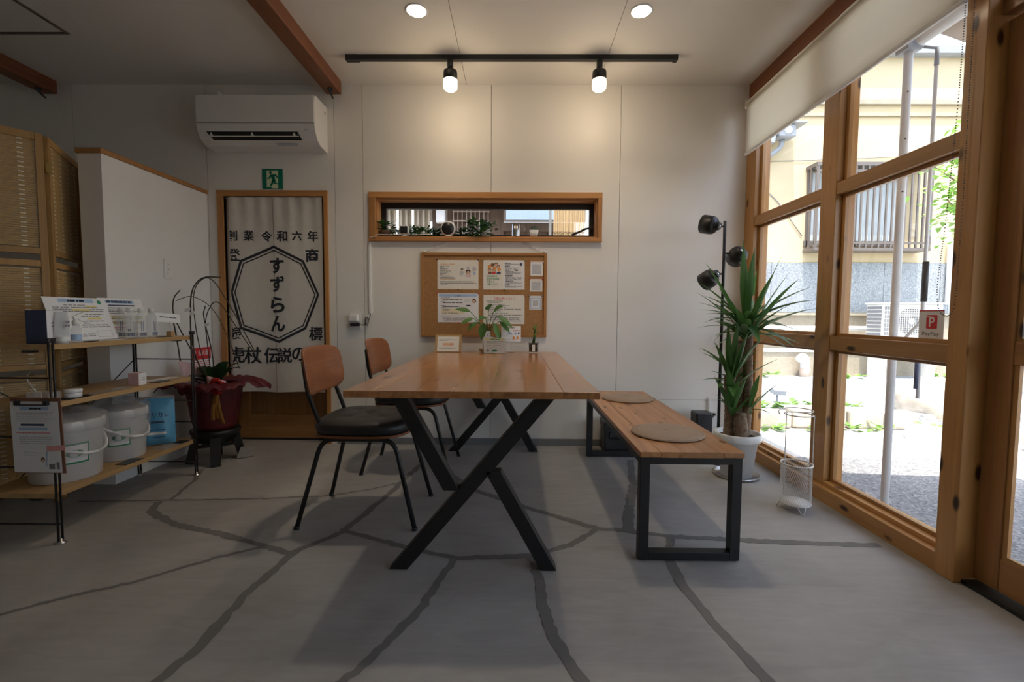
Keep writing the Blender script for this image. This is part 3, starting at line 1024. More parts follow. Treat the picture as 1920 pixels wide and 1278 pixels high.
for sc, w in ((1.0, .0085), (.925, .0045)):
    P = [(cxo + (a - cxo) * sc, czo + (b - czo) * sc) for a, b in OV]
    for i in range(8):
        a, b = P[i], P[(i + 1) % 8]
        n = 14
        for j in range(n):
            q = [(a[0] + (b[0] - a[0]) * t, a[1] + (b[1] - a[1]) * t) for t in (j / n, (j + 1) / n)]
            vs = []
            for (px, pz), k in ((q[0], 1 - w / .3), (q[1], 1 - w / .3), (q[1], 1 + w / .3), (q[0], 1 + w / .3)):
                vs.append(onto(V3((max(-2.047, cxo + (px - cxo) * k), 0, czo + (pz - czo) * k))))
            oc.add(vs, [(0, 1, 2, 3)])
oc.build('octagon_emblem', 'ink', nr)

# ================================================================== TABLE
TX0, TX1, TY0, TY1, TZ = -.588, .285, 1.525, 3.225, .685
tb = thing('dining_table', 'long cedar plank table on black Y-shaped steel legs', 'table', (-.15, 2.37, 0))
NP = 7
for i in range(NP):
    w = (TX1 - TX0) / NP
    MB().box(TX0 + i * w + .0001, TX0 + (i + 1) * w - .0001, TY0, TY1, TZ - .024, TZ).build('plank', 'top', tb, bev=.0005 if 0 < i < NP - 1 else .003)
for y in (1.632, 3.095):
    lg = MB()

    def leg(p, q, w=.052, d=.05):
        a, b = V3((p[0], y, p[1])), V3((q[0], y, q[1]))
        dr_ = (b - a).normalized(); sx = V3((dr_.z, 0, -dr_.x))
        # ends cut level
        def cut(c, z):
            k = (z - c.z) / dr_.z
            return c + dr_ * k
        pts = []
        for sgn in (-1, 1):
            for e, zz in ((a, p[1]), (b, q[1])):
                c = e + sx * sgn * w / 2
                pts.append(cut(c, zz))
        lg.prism([(pts[0].x, pts[0].z), (pts[1].x, pts[1].z), (pts[3].x, pts[3].z), (pts[2].x, pts[2].z)], (0, y, 0), (1, 0, 0), (0, 0, 1), (0, d, 0))
    leg((-.433, 0), (.118, TZ - .03))
    leg((-.235, .30), (-.432, TZ - .03))
    leg((.125, 0), (-.083, .372))
    lg.box(-.47, .16, y - .003, y + .053, TZ - .03, TZ - .024)
    lg.build('leg_frame', 'black', tb, bev=.002)

# ================================================================== BENCH
bn = thing('bench', 'low cedar plank bench on black square-tube legs', 'bench', (.67, 2.4, 0))
BX0, BX1, BY0, BY1, BZ = .472, .868, 1.70, 3.085, .43
NB = 5
for i in range(NB):
    w = (BX1 - BX0) / NB
    MB().box(BX0 + i * w + .0001, BX0 + (i + 1) * w - .0001, BY0, BY1, BZ - .022, BZ).build('plank', 'bench', bn, bev=.0005 if 0 < i < NB - 1 else .003)
for y in (1.708, 3.0):
    f = MB()
    f.box(.476, .514, y, y + .038, 0.004, .408); f.box(.826, .864, y, y + .038, .004, .408)
    f.box(.514, .826, y, y + .038, .004, .036); f.box(.514, .826, y, y + .038, .38, .408)
    f.build('leg_frame', 'black', bn, bev=.002)
    for x in (.495, .845):
        MB().lathe([(.012, 0), (.012, .004)], (x, y + .019, 0), 12).build('foot_pad', 'blackplastic', bn)
for x in (.476, .836):
    MB().box(x, x + .028, 1.746, 3.0, .38, .408).build('side_rail', 'black', bn)
for k, (x, y, rz) in enumerate(((.664, 1.975, .5), (.69, 2.80, 0))):
    c = thing('seat_pad', ['round taupe seat pad on the bench, the one farther from the back wall', 'round taupe seat pad on the bench end next to the back wall'][k], 'cushion', (x, y, BZ))
    MB().lathe([(0, 0), (.148, 0), (.154, .003), (.154, .006), (.148, .008), (.142, .0085), (.136, .013), (.115, .0165), (.06, .018), (0, .0185)], (x, y, BZ + .0005), 40).build('pad', 'taupe', c)
    m = MB(); m.tube([(x + .1485 * math.cos(i * PI / 24), y + .1485 * math.sin(i * PI / 24), BZ + .0085) for i in range(48)], .0012, 5, closed=True)
    m.build('stitched_edge', 'taupe', c)
    m = MB().bar((x - .02 * math.cos(rz), y - .02 * math.sin(rz), BZ + .019), (x + .02 * math.cos(rz), y + .02 * math.sin(rz), BZ + .019), .0024, .0006)
    m.build('embossed_mark', 'brownprint', c)

# ================================================================== CHAIRS
def make_chair():
    t = thing('dining_chair', 'chair', 'chair', (0, 0, 0), 'dining chairs')
    # tufted cushion: superellipse with dimples
    def sr(a, n=3.6):
        return (abs(math.cos(a)) ** n + abs(math.sin(a)) ** n) ** (-1 / n)
    hx, hy = .215, .21
    dim = [(-.075, -.07), (-.075, .07), (.075, -.07), (.075, .07), (0, 0)]

    def topz(x, y):
        z = .474 + .008 * (1 - (x / hx) ** 2) * (1 - (y / hy) ** 2)
        for dx, dy in dim:
            r = math.hypot(x - dx, y - dy)
            z -= .012 * math.exp(-(r / .022) ** 2)
        return z
    prof = [(0, None), (.12, None), (.24, None), (.36, None), (.48, None), (.6, None), (.72, None), (.84, None), (.93, -.004), (.985, -.014), (1.0, -.03), (.99, -.046), (.95, -.056)]
    vs, fs = [], []
    N = 56
    for k, (r, dz) in enumerate(prof):
        for j in range(N):
            a = 2 * PI * j / N
            x, y = hx * r * sr(a) * math.cos(a), hy * r * sr(a) * math.sin(a)
            z = topz(x, y) if dz is None else .474 + dz
            vs.append((x, y, z))
    for k in range(len(prof) - 1):
        for j in range(N):
            fs.append((k * N + j, (k + 1) * N + j, (k + 1) * N + (j + 1) % N, k * N + (j + 1) % N))
    fs.append(tuple((len(prof) - 1) * N + j for j in reversed(range(N))))
    cu = MB().add(vs, fs, True).build('seat_cushion', 'leather', t)
    for dx, dy in dim:
        MB().lathe([(0, .004), (.006, .003), (.009, 0)], (dx, dy, topz(dx, dy) - .001), 10).build('tuft_button', 'leather', cu)
    MB().prism([(hx * .985 * sr(2 * PI * j / 48) * math.cos(2 * PI * j / 48), hy * .985 * sr(2 * PI * j / 48) * math.sin(2 * PI * j / 48)) for j in range(48)], (0, 0, .407), (1, 0, 0), (0, 1, 0), (0, 0, .0105)).build('seat_board', 'ply', t)
    # curved plywood back
    def bk(y, z, off):
        return V3((-.243 + 1.0 * y * y - .16 * (z - .6) + off, y, z))
    vs, fs = [], []
    RN = 8
    for off in (0, .011):
        for k in range(RN + 1):
            r = k / RN
            for j in range(48):
                a = 2 * PI * j / 48
                q = sr(a, 4.5)
                vs.append(bk(.205 * r * q * math.cos(a), .686 + .108 * r * q * math.sin(a), off))
    S = (RN + 1) * 48
    for k in range(RN):
        for j in range(48):
            a, b = k * 48 + j, k * 48 + (j + 1) % 48
            fs.append((a, a + 48, b + 48, b)); fs.append((S + a, S + b, S + b + 48, S + a + 48))
    e = RN * 48
    for j in range(48):
        fs.append((e + j, S + e + j, S + e + (j + 1) % 48, e + (j + 1) % 48))
    MB().add(vs, fs, True).build('backrest', 'ply', t, bev=.003)
    for s in (-1, 1):
        y = s * .15
        MB().tube(bend([(.0, y, .398), (-.135, y, .398), (-.165, y, .43), (-.228, y * 1.0, .60), (-.243, y, .735)], .04), .0095, 10).build('back_post', 'black', t)
        MB().tube(bend([(-.268, s * .19, .004), (-.165, s * .155, .392), (.155, s * .155, .392), (.252, s * .19, .004)], .06, 6), .0105, 10).build('leg', 'black', t)
        for x, in ((-.268,), (.252,)):
            MB().lathe([(.0125, 0), (.0125, .012)], (x, s * .19, 0), 10).build('foot_cap', 'blackplastic', t)
    MB().box(-.11, -.08, -.16, .16, .395, .407).build('cross_bar', 'black', t)
    MB().box(.08, .11, -.16, .16, .395, .407).build('cross_bar', 'black', t)
    return t


c1 = make_chair()
c2 = copy_tree(c1)
place(c1, (-.692, 2.13, 0), 0.0, 'walnut-backed black cushioned chair standing nearer the display shelf')
place(c2, (-.637, 2.805, 0), -.02, 'walnut-backed black cushioned chair tucked in next to the back wall')

# ================================================================== LIGHTS OF THE ROOM
tr = thing('track_rail', 'black lighting track on the ceiling', 'track', (-.04, 2.905, CE))
MB().box(-1.064, .976, 2.888, 2.922, 2.512, CE).build('rail', 'black', tr, bev=.002)
MB().box(-1.066, -.985, 2.886, 2.924, 2.508, CE).build('feed_box', 'blackplastic', tr, bev=.002)
MB().box(.955, .98, 2.886, 2.924, 2.508, CE).build('end_cap', 'blackplastic', tr, bev=.002)
for k, x in enumerate((-.419, .503)):
    l = thing('track_lamp', ['glowing black-capped track lamp at the rail end nearer the dark beam', 'glowing black-capped track lamp at the rail end nearer the roller blind'][k], 'lamp', (x, 2.905, 2.51), 'track lamps')
    MB().box(x - .017, x + .017, 2.89, 2.92, 2.468, 2.512).build('adapter', 'blackplastic', l, bev=.003)
    MB().lathe([(.006, 2.445), (.006, 2.47)], (x, 2.905, 0), 12).build('swivel', 'black', l)
    MB().lathe([(.0, 2.458), (.03, 2.456), (.041, 2.448), (.043, 2.436), (.043, 2.395)], (x, 2.905, 0), 28).build('lamp_cap', 'black', l)
    MB().lathe([(.0425, 2.397), (.044, 2.365), (.042, 2.344), (.034, 2.336), (0, 2.334)], (x, 2.905, 0), 28).build('frosted_shade', 'lampwarm', l)
    pl = bpy.data.lights.new('track_bulb', 'POINT'); pl.energy = 1.3; pl.color = (1, .80, .55); pl.shadow_soft_size = .04
    po = bpy.data.objects.new('track_bulb', pl); COL.objects.link(po); po.location = (0, 0, -.215); po.parent = l
for k, (x, y) in enumerate(((-.536, 2.487), (.646, 2.492))):
    d = thing('downlight', ['round recessed downlight by the lighting track on the dark beam side', 'round recessed downlight by the lighting track on the window wall side'][k], 'downlight', (x, y, CE), 'recessed downlights')
    MB().lathe([(.050, -.002), (.058, -.004), (.062, -.0015), (.062, 0)], (x, y, CE), 32, cap=False).build('trim_ring', 'white', d)
    MB().lathe([(.0, -.0015), (.051, -.0015)], (x, y, CE), 32).build('diffuser', 'downled', d)
    sp = bpy.data.lights.new('downlight_led', 'AREA'); sp.shape = 'DISK'; sp.size = .09; sp.energy = 1.6; sp.spread = math.radians(115); sp.color = (1, .86, .66)
    so = bpy.data.objects.new('downlight_led', sp); COL.objects.link(so); so.location = (0, 0, -.008); so.parent = d

# ================================================================== AIR CONDITIONER
ac = thing('air_conditioner', 'white wall-mounted air conditioner above the doorway', 'air conditioner', (-1.73, YB, 2.0))
AX0, AX1 = -2.118, -1.332
side = [(3.258, 2.38), (3.075, 2.38), (3.06, 2.373), (3.05, 2.33), (3.05, 2.175), (3.058, 2.15), (3.09, 2.10), (3.14, 2.075), (3.258, 2.07)]
MB().prism([(p[0], p[1]) for p in side], (AX0, 0, 0), (0, 1, 0), (0, 0, 1), (AX1 - AX0, 0, 0)).build('body', 'acwhite', ac, bev=.004)
MB().box(AX0 + .004, AX1 - .004, 3.0445, 3.051, 2.197, 2.371).build('front_panel', 'acwhite', ac, bev=.003)
MB().box(AX0 + .004, AX1 - .004, 3.0485, 3.0505, 2.190, 2.1955).build('panel_gap', 'grey', ac)
slot = MB()
sx0, sx1 = AX0 + .06, AX1 - .12
slot.add([(sx0, 3.0605, 2.143), (sx1, 3.0605, 2.143), (sx1 + .018, 3.0905, 2.097), (sx0 + .03, 3.0905, 2.097)], [(0, 3, 2, 1)])
slot.build('air_outlet', 'dark', ac)
MB().obox((sx0 + .018, 3.067, 2.118), (sx1 - sx0 - .012, 0, 0), (0, .004, -.004), (0, -.003, -.003)).build('louvre', 'acwhite', ac)
for q in (.05, .5, .96):
    x = sx0 + (sx1 - sx0) * q
    MB().add([(x - .012, 3.066, 2.122), (x + .012, 3.066, 2.122), (x, 3.062, 2.14), (x, 3.074, 2.116)], [(0, 1, 2), (0, 2, 3), (1, 3, 2), (0, 3, 1)]).build('louvre_arm', 'acwhite', ac)
m = MB()
m.add([(sx0 - .006, 3.0565, 2.151), (sx1 + .004, 3.0565, 2.151), (sx1 + .002, 3.0592, 2.145), (sx0 - .002, 3.0592, 2.145)], [(0, 3, 2, 1)])
m.build('outlet_lip', 'white', ac)
MB().lathe([(0, .0), (.009, 0), (.009, .002)], (AX1 - .001, 3.215, 2.325), 14, axis=(1, 0, 0)).build('side_badge', 'grey', ac)
MB().obox((-1.62, 3.112, 2.0865), (.14, 0, 0), (0, .018, -.0092), (0, -.0012, -.0014)).build('rating_label', 'lightgrey', ac)
MB().box(AX1 - .075, AX1 - .05, 3.055, 3.057, 2.15, 2.162).build('indicator', 'lightgrey', ac)
pc = thing('pipe_cover', 'small white wall cover for the pipe above the air conditioner', 'pipe cover', (-2.1, YB, 2.44))
MB().box(-2.135, -2.065, 3.21, YB, 2.40, 2.48).build('cover', 'white', pc, bev=.006)
MB().tube(bend([(-2.07, 3.225, 2.43), (-2.045, 3.225, 2.41), (-2.03, 3.225, 2.381)], .015), .011, 10).build('pipe', 'white', pc)

# ================================================================== EXIT SIGN
ex = Sheet('exit_sign', (-1.800, YB - .0035, 1.823), (.144, 0, 0), (0, 0, .138), 'green', None, .003, 'green and pale yellow running-man emergency exit sign above the doorway', 'sign')
ex.poly([(.22, .06), (.30, .10), (.50, .02), (.78, .02), (.78, .92), (.22, .92)], 'glow', 'door_shape')
ex.oval(.41, .82, .07, .075, 'green', 'running_figure')
for pts in ([(.40, .72), (.60, .72), (.66, .40), (.50, .36)], [(.40, .72), (.48, .66), (.36, .50), (.24, .50), (.24, .56), (.32, .57)],
            [(.56, .72), (.68, .74), (.78, .58), (.74, .53), (.65, .64), (.56, .64)], [(.50, .44), (.60, .40), (.46, .12), (.36, .12)],
            [(.54, .42), (.66, .44), (.66, .30), (.85, .29), (.85, .23), (.58, .24)], [(.30, .08), (.40, .10), (.52, .02), (.44, .02)]):
    ex.poly(pts, 'green', 'running_figure')
ex.done()

# ================================================================== CORK BOARD with its papers
BX, BXR, BZ0, BZ1 = -.681, .2135, .786, 1.382
bd = thing('cork_board', 'cork notice board in a thin orange wood frame', 'notice board', (-.23, YB, .786))
MB().box(BX + .018, BXR - .018, YB - .013, YB - .002, BZ0 + .018, BZ1 - .018).build('cork', 'cork', bd)
for a, mt in (((BX, BXR, BZ1 - .02, BZ1), 'frameX'), ((BX, BXR, BZ0, BZ0 + .02), 'frameX'), ((BX, BX + .02, BZ0 + .02, BZ1 - .02), 'frameZ'), ((BXR - .02, BXR, BZ0 + .02, BZ1 - .02), 'frameZ')):
    MB().box(a[0], a[1], YB - .02, YB - .001, a[2], a[3]).build('frame_side', mt, bd, bev=.0015)
for xa, xb in ((-.655, -.475), (.195, .04)):
    MB().tube([(xa, YB - .012, BZ1 - .002), (xb, YB - .006, WZ0 - .027)], .0022, 6).build('hanging_cord', 'white', bd)
for x in (-.655, .195):
    MB().lathe([(.012, 0), (.010, .008), (0, .01)], (x, YB - .012, BZ1 + .002), 12).build('cord_hook', 'white', bd)
PY = YB - .0135


def pins(pp, mat, lab):
    for x, z in pp:
        o = MB().lathe([(.0045, 0), (.0045, .003), (.0025, .004), (.0025, .008), (.005, .010), (0, .0115)], (x, PY - .0009, z), 10, axis=(0, -1, 0)).build('push_pin', mat)
        tag(o, lab, 'push pin', 'push pins on the cork board')


W, Hh = .292, .206
p = Sheet('notice_paper', (-.563, PY, 1.124), (W, 0, 0), (0, 0, Hh), 'paperwarm', None, .0006, 'pinned notice with orange headings and a small cartoon of a thinking child', 'paper', 'papers on the cork board')
p.rows([(.86, .08, .42)], 'orange', .012, 3, 'printed_heading').rows([(.33, .08, .42)], 'orange', .012, 4, 'printed_heading')
p.rows([(.79 - i * .042, .065, .065 + u) for i, u in enumerate((.22, .1, .2, .16, .26, .2, .16, .08, .26, .34, .38))], 'grey', .010, 5)
p.rows([(.265, .065, .9), (.215, .065, .95), (.175, .08, .25)], 'grey', .010, 6)
p.rows([(.825, .08, .95)], 'lightgrey', .002, 61)
p.oval(.75, .60, .058, .075, 'ink', 'printed_hair').oval(.75, .58, .04, .05, 'skin', 'printed_face')
p.oval(.60, .68, .033, .04, 'ink', 'printed_hair').oval(.60, .665, .024, .026, 'skin', 'printed_face')
p.oval(.75, .475, .07, .06, 'petal', 'printed_cloud').oval(.59, .56, .045, .08, 'lightgrey', 'printed_cloud').oval(.90, .70, .05, .08, 'lightgrey', 'printed_cloud').oval(.90, .55, .03, .05, 'blue', 'printed_cloud').oval(.75, .73, .045, .05, 'lightgrey', 'printed_cloud')
p.done()
p = Sheet('notice_paper', (-.236, PY, 1.124), (W, 0, 0), (0, 0, Hh), 'paper', None, .0006, 'pinned leaflet with a cream left half showing a crowd of cartoon faces', 'paper', 'papers on the cork board')
p.rect(.03, .02, .48, .98, 'paperwarm', 'printed_panel')
for i, (a, b, h, f) in enumerate(((.22, .84, 'brownprint', 'brownprint'), (.31, .86, 'ink', 'skin'), (.15, .78, 'orange', 'skin'), (.36, .78, 'brownprint', 'skin'), (.27, .73, 'orange', 'skin'), (.15, .66, 'brownprint', 'skin'), (.38, .68, 'orange', 'brownprint'), (.25, .64, 'brownprint', 'skin'))):
    p.oval(a, b, .045, .062, h, 'printed_hair'); p.oval(a, b - .012, .033, .046, f, 'printed_face')
p.rect(.12, .53, .20, .60, 'brownprint', 'printed_clothes').rect(.21, .53, .30, .60, 'red', 'printed_clothes').rect(.32, .53, .42, .60, 'navy', 'printed_clothes')
for s_, v, w_ in (('通所施設型', .46, .075), ('就労支援事業', .365, .088), ('すずらん', .27, .055), ('入居について', .18, .080)):
    p.text(s_, .08 + w_ / W / 2, v, .1, 'labelgreen', 'lettering', fit=(w_, .0155))
p.rows([(.90, .52, .66), (.81, .52, .64), (.66, .52, .64), (.49, .52, .72), (.29, .54, .72), (.16, .52, .64)], 'ink', .012, 8, 'printed_heading')
p.rows([(v, .54, u) for v, u in ((.865, .85), (.775, .60), (.74, .88), (.705, .8), (.62, .74), (.585, .92), (.55, .9), (.45, .7), (.415, .95), (.38, .93), (.345, .92), (.25, .92), (.215, .93), (.115, .94), (.08, .8))], 'grey', .007, 9)
p.oval(.91, .86, .03, .05, 'navy', 'printed_emblem').oval(.80, .66, .05, .02, 'ink', 'printed_emblem')
p.done()
p = Sheet('notice_paper', (-.562, PY, .889), (W, 0, 0), (0, 0, Hh), 'paper', None, .0006, 'pinned guide sheet with a pale blue title band and a yellow table', 'paper', 'papers on the cork board')
p.rect(.03, .885, .97, .975, 'blue', 'printed_band').text('ご案内', .5, .925, .1, 'navy', 'lettering', fit=(.044, .015))
p.rect(.10, .30, .66, .47, 'paleyellow', 'printed_table')
p.rows([(.845, .08, .30), (.72, .08, .22), (.58, .08, .2), (.50, .08, .2), (.22, .08, .3)], 'grey', .009, 11)
p.rows([(.79, .12, .6), (.675, .12, .62), (.54, .12, .55)], 'ink', .011, 12, 'printed_heading')
p.rows([(.455, .12, .3), (.41, .12, .3), (.36, .12, .3), (.32, .12, .5), (.17, .12, .7), (.13, .12, .7), (.08, .16, .66), (.05, .16, .45)], 'grey', .009, 13)
p.oval(.89, .74, .05, .07, 'ink', 'printed_hair').oval(.885, .725, .038, .05, 'skin', 'printed_face').oval(.75, .585, .06, .02, 'ink', 'printed_emblem').rows([(.78, .64, .8), (.735, .64, .82)], 'lightgrey', .008, 14)
p.done()
p = Sheet('notice_paper', (-.235, PY, .879), (W, 0, 0), (0, 0, Hh), 'paperwarm', None, .0006, 'pinned sheet with a red heading over numbered lines of black text', 'paper', 'papers on the cork board')
p.text('入居のポイント！！', .5, .875, .1, 'red', 'lettering', fit=(.145, .021), offset=.01)
p.rows([(v, u0, u1) for v, u0, u1 in ((.79, .07, .46), (.74, .11, .38), (.68, .07, .52), (.63, .11, .64), (.575, .07, .55), (.515, .11, .92), (.47, .11, .4), (.42, .07, .45), (.37, .15, .6), (.31, .12, .93), (.265, .15, .48), (.21, .15, .88), (.155, .11, .9), (.105, .11, .92))], 'grey', .012, 15)
p.done()
for i, (z0, hh, lab) in enumerate(((1.222, .10, 'small white pinned card, uppermost of the three down the board edge'), (1.111, .088, 'small white pinned card, middle of the three down the board edge'), (.983, .098, 'small white pinned card with a blue square border'))):
    p = Sheet('small_card', (.097 - .003 * i, PY, z0), (.088, 0, 0), (0, 0, hh), 'paper', None, .0006, lab, 'card', 'small cards on the cork board')
    p.rows([(.92, .12, .85)], 'orange' if i < 2 else 'grey', .018, 20 + i)
    if i == 2:
        p.frame(.07, .07, .93, .84, .07, 'blue'); p.rect(.27, .25, .73, .68, 'lightgrey', 'printed_block')
    else:
        p.rect(.12, .10, .86, .80, 'lightgrey', 'printed_block')
    p.done()
pins([(-.565, 1.333), (-.272, 1.331), (-.415, 1.122)], 'black', 'black push pin holding the cartoon notice')
pins([(-.236, 1.331), (.056, 1.330), (-.085, 1.123)], 'limeleaf', 'yellow push pin holding the crowd leaflet')
pins([(-.566, 1.097), (-.270, 1.094), (-.41, .886)], 'red', 'red push pin holding the blue-banded guide sheet')
pins([(.056, 1.08), (-.085, .877)], 'grey', 'grey push pin holding the red-headed sheet')
pins([(.098, 1.318), (.186, 1.317)], 'petal', 'pale pink push pin on the uppermost small card')
pins([(.092, 1.199), (.182, 1.198)], 'red', 'red push pin on the middle small card')
pins([(.09, 1.079), (.18, 1.079)], 'grey', 'grey push pin on the blue-bordered card')

# ================================================================== CABLE DUCT, ADAPTERS
t = thing('cable_duct', 'white vertical cable duct on the wall below the high window', 'cable duct', (-1.045, YB, .95))
MB().box(-1.055, -1.037, YB - .013, YB - .0005, .948, 1.452).build('duct', 'white', t, bev=.003)
MB().tube(bend([(-1.047, YB - .006, 1.45), (-1.047, YB - .014, 1.468), (-1.03, YB - .036, 1.485), (-.985, YB - .037, 1.492)], .015), .003, 6).build('white_cable', 'white', t)
MB().tube(bend([(-1.047, YB - .006, .95), (-1.047, YB - .01, .925), (-1.06, YB - .012, .895)], .02), .0022, 6).build('black_cable', 'black', t)
t = thing('wall_socket', 'white wall socket with a white and a black power adapter', 'socket', (-1.15, YB, .86))
MB().box(-1.187, -1.112, YB - .008, YB - .0005, .832, .95).build('socket_plate', 'white', t, bev=.003)
MB().box(-1.188, -1.128, YB - .045, YB - .008, .893, .94).build('white_adapter', 'white', t, bev=.006)
MB().box(-1.183, -1.118, YB - .04, YB - .008, .858, .883).build('black_adapter', 'blackplastic', t, bev=.005)
cb = MB()
cb.tube(bend([(-1.118, YB - .022, .869), (-1.098, YB - .02, .868), (-1.085, YB - .02, .862), (-1.075, YB - .02, .885)], .015), .0028, 6)
for q in range(4):
    cb.tube([(-1.071 + .010 * math.cos(a * PI / 8) + .002 * q, YB - .012 - .005 * q, .893 + .03 * math.sin(a * PI / 8)) for a in range(16)], .0024, 5, closed=True)
cb.build('coiled_cable', 'black', t)
wc = MB(); wc.tube(bend([(-1.155, YB - .03, .94), (-1.15, YB - .025, .965), (-1.10, YB - .012, .955), (-1.05, YB - .012, .935)], .02), .0016, 6)
wc.build('white_cable', 'white', t)
t = thing('floor_socket', 'white wall socket behind the floor lamp', 'socket', (1.41, YB, .2))
MB().box(1.383, 1.453, YB - .008, YB - .0005, .15, .27).build('socket_plate', 'white', t, bev=.003)
MB().box(1.40, 1.43, YB - .03, YB - .008, .232, .25).build('plug', 'blackplastic', t, bev=.003)
MB().box(1.383, 1.392, YB - .02, YB - .008, .26, .36).build('cord_cover', 'white', t, bev=.002)

# ================================================================== ON THE HIGH WINDOW SILL
SZ = WZ0 + .0125
RS = random.Random(11)


def tuft(mb, c, n, spread, h, l, w, R=RS, up=.6):
    for i in range(n):
        a = R.uniform(0, 2 * PI)
        r = R.uniform(0, 1) ** .6
        p = V3((c[0] + spread[0] * r * math.cos(a), c[1] + spread[1] * r * math.sin(a), c[2] + R.uniform(0, h)))
        d = V3((math.cos(a) * .8, math.sin(a) * .6, R.uniform(-.3, 1) * up))
        leaf(mb, p, d, V3((R.uniform(-.3, .3), R.uniform(-.3, .3), 1)), l * R.uniform(.7, 1.25), w * R.uniform(.7, 1.2))


def stems(mb, c, n, spread, h, R=RS):
    for i in range(n):
        a = R.uniform(0, 2 * PI)
        mb.tube([c, V3(c) + V3((spread[0] * .4 * math.cos(a), spread[1] * .4 * math.sin(a), h * .5)), V3(c) + V3((spread[0] * math.cos(a), spread[1] * math.sin(a), h))], .0012, 5)


t = thing('sill_plant', 'leafy green plant in a brown pot at the sill corner by the cable duct', 'plant', (-.945, 3.295, SZ))
MB().lathe([(.034, 0), (.042, .035), (.042, .04)], (-.945, 3.295, SZ), 16).build('pot', 'terracotta', t)
m = MB(); tuft(m, (-.945, 3.295, SZ + .045), 46, (.05, .025), .05, .04, .03); m.build('leaves', 'sillgreen', t)['kind'] = 'stuff'
t = thing('trailing_greenery', 'feathery green garland spread along the sill around the square camera', 'plant', (-.76, 3.30, SZ))
m = MB(); tuft(m, (-.80, 3.31, SZ + .006), 230, (.115, .02), .06, .034, .014); tuft(m, (-.68, 3.305, SZ + .006), 200, (.10, .025), .055, .034, .014); tuft(m, (-.72, 3.25, SZ + .004), 16, (.03, .012), .006, .03, .010, up=-.1)
m.build('leaves', 'sillgreen', t)['kind'] = 'stuff'
m = MB(); stems(m, (-.78, 3.31, SZ), 10, (.10, .02), .05); stems(m, (-.70, 3.31, SZ), 8, (.08, .02), .09); m.build('stems', 'sillgreen', t)
t = thing('trailing_greenery', 'dark low green garland on the sill on both sides of the round camera', 'plant', (-.49, 3.32, SZ))
m = MB(); tuft(m, (-.575, 3.32, SZ + .004), 130, (.07, .018), .05, .03, .017); tuft(m, (-.40, 3.32, SZ + .004), 150, (.08, .018), .055, .03, .017); m.build('leaves', 'leafdark', t)['kind'] = 'stuff'
t = thing('sill_plant', 'bushy broad-leaved green plant hanging over the sill edge in a white pot', 'plant', (-.25, 3.285, SZ))
MB().lathe([(.028, 0), (.034, .05), (.034, .055)], (-.225, 3.30, SZ), 16).build('pot', 'pot', t)
m = MB(); tuft(m, (-.275, 3.275, SZ + .012), 110, (.065, .04), .095, .055, .028); tuft(m, (-.20, 3.29, SZ + .045), 34, (.045, .025), .05, .036, .018); tuft(m, (-.27, 3.235, SZ + .006), 14, (.05, .006), .01, .04, .02, up=-.3); m.build('leaves', 'sillgreen', t)['kind'] = 'stuff'
t = thing('camera', 'small square black-faced camera among the greenery on the sill', 'camera', (-.803, 3.275, SZ))
MB().box(-.835, -.771, 3.262, 3.30, SZ + .015, SZ + .075).build('housing', 'white', t, bev=.012, seg=3)
MB().box(-.829, -.777, 3.258, 3.264, SZ + .021, SZ + .069).build('lens_face', 'blackplastic', t, bev=.009, seg=3)
MB().lathe([(.02, 0), (.018, .006), (.008, .016)], (-.803, 3.282, SZ), 16).build('foot', 'white', t)
t = thing('camera', 'round white desk camera with a large black face on the sill', 'camera', (-.49, 3.285, SZ))
MB().lathe([(0, -.004), (.046, -.004), (.052, .002), (.053, .014), (.048, .034), (.03, .05), (0, .054)], (-.49, 3.262, SZ + .054), 32, axis=(.0, 1, .12)).build('housing', 'white', t)
MB().lathe([(0, 0), (.043, 0), (.0445, .003)], (-.49, 3.2565, SZ + .0535), 32, axis=(0, 1, .12)).build('black_face', 'blackplastic', t)
MB().lathe([(.03, 0), (.028, .008), (.015, .014)], (-.49, 3.29, SZ), 20).build('foot', 'white', t)
t = thing('metal_jug', 'small galvanised metal jug with a wire handle on the sill', 'jug', (-.008, 3.285, SZ))
MB().lathe([(.029, 0), (.0295, .004), (.0285, .045), (.027, .088), (.0255, .088), (.0265, .045), (.0265, .004), (0, .004)], (-.008, 3.285, SZ), 24).build('body', 'metal', t)
MB().tube(bend([(.02, 3.285, SZ + .078), (.046, 3.285, SZ + .08), (.058, 3.285, SZ + .055), (.045, 3.285, SZ + .03)], .02), .002, 6).build('handle', 'metal', t)
t = thing('sill_plant', 'tiny green plant in a square white pot on the sill beside the metal jug', 'plant', (.121, 3.285, SZ))
MB().lathe([(.024, 0), (.032, .045), (.029, .045), (.026, .036), (0, .036)], (.121, 3.285, SZ), 32, sq=9).build('pot', 'pot', t)
m = MB(); tuft(m, (.121, 3.285, SZ + .045), 40, (.026, .02), .022, .018, .011); m.build('leaves', 'sillgreen', t)['kind'] = 'stuff'
tag(MB().tube(bend([(-.99, 3.232, SZ + .006), (-.92, 3.235, SZ + .004), (-.70, 3.238, SZ + .004), (-.63, 3.245, SZ + .012), (-.60, 3.27, SZ + .012)], .03), .003, 6).build('power_cord', 'white'), 'white power cord lying along the sill front edge', 'cord')

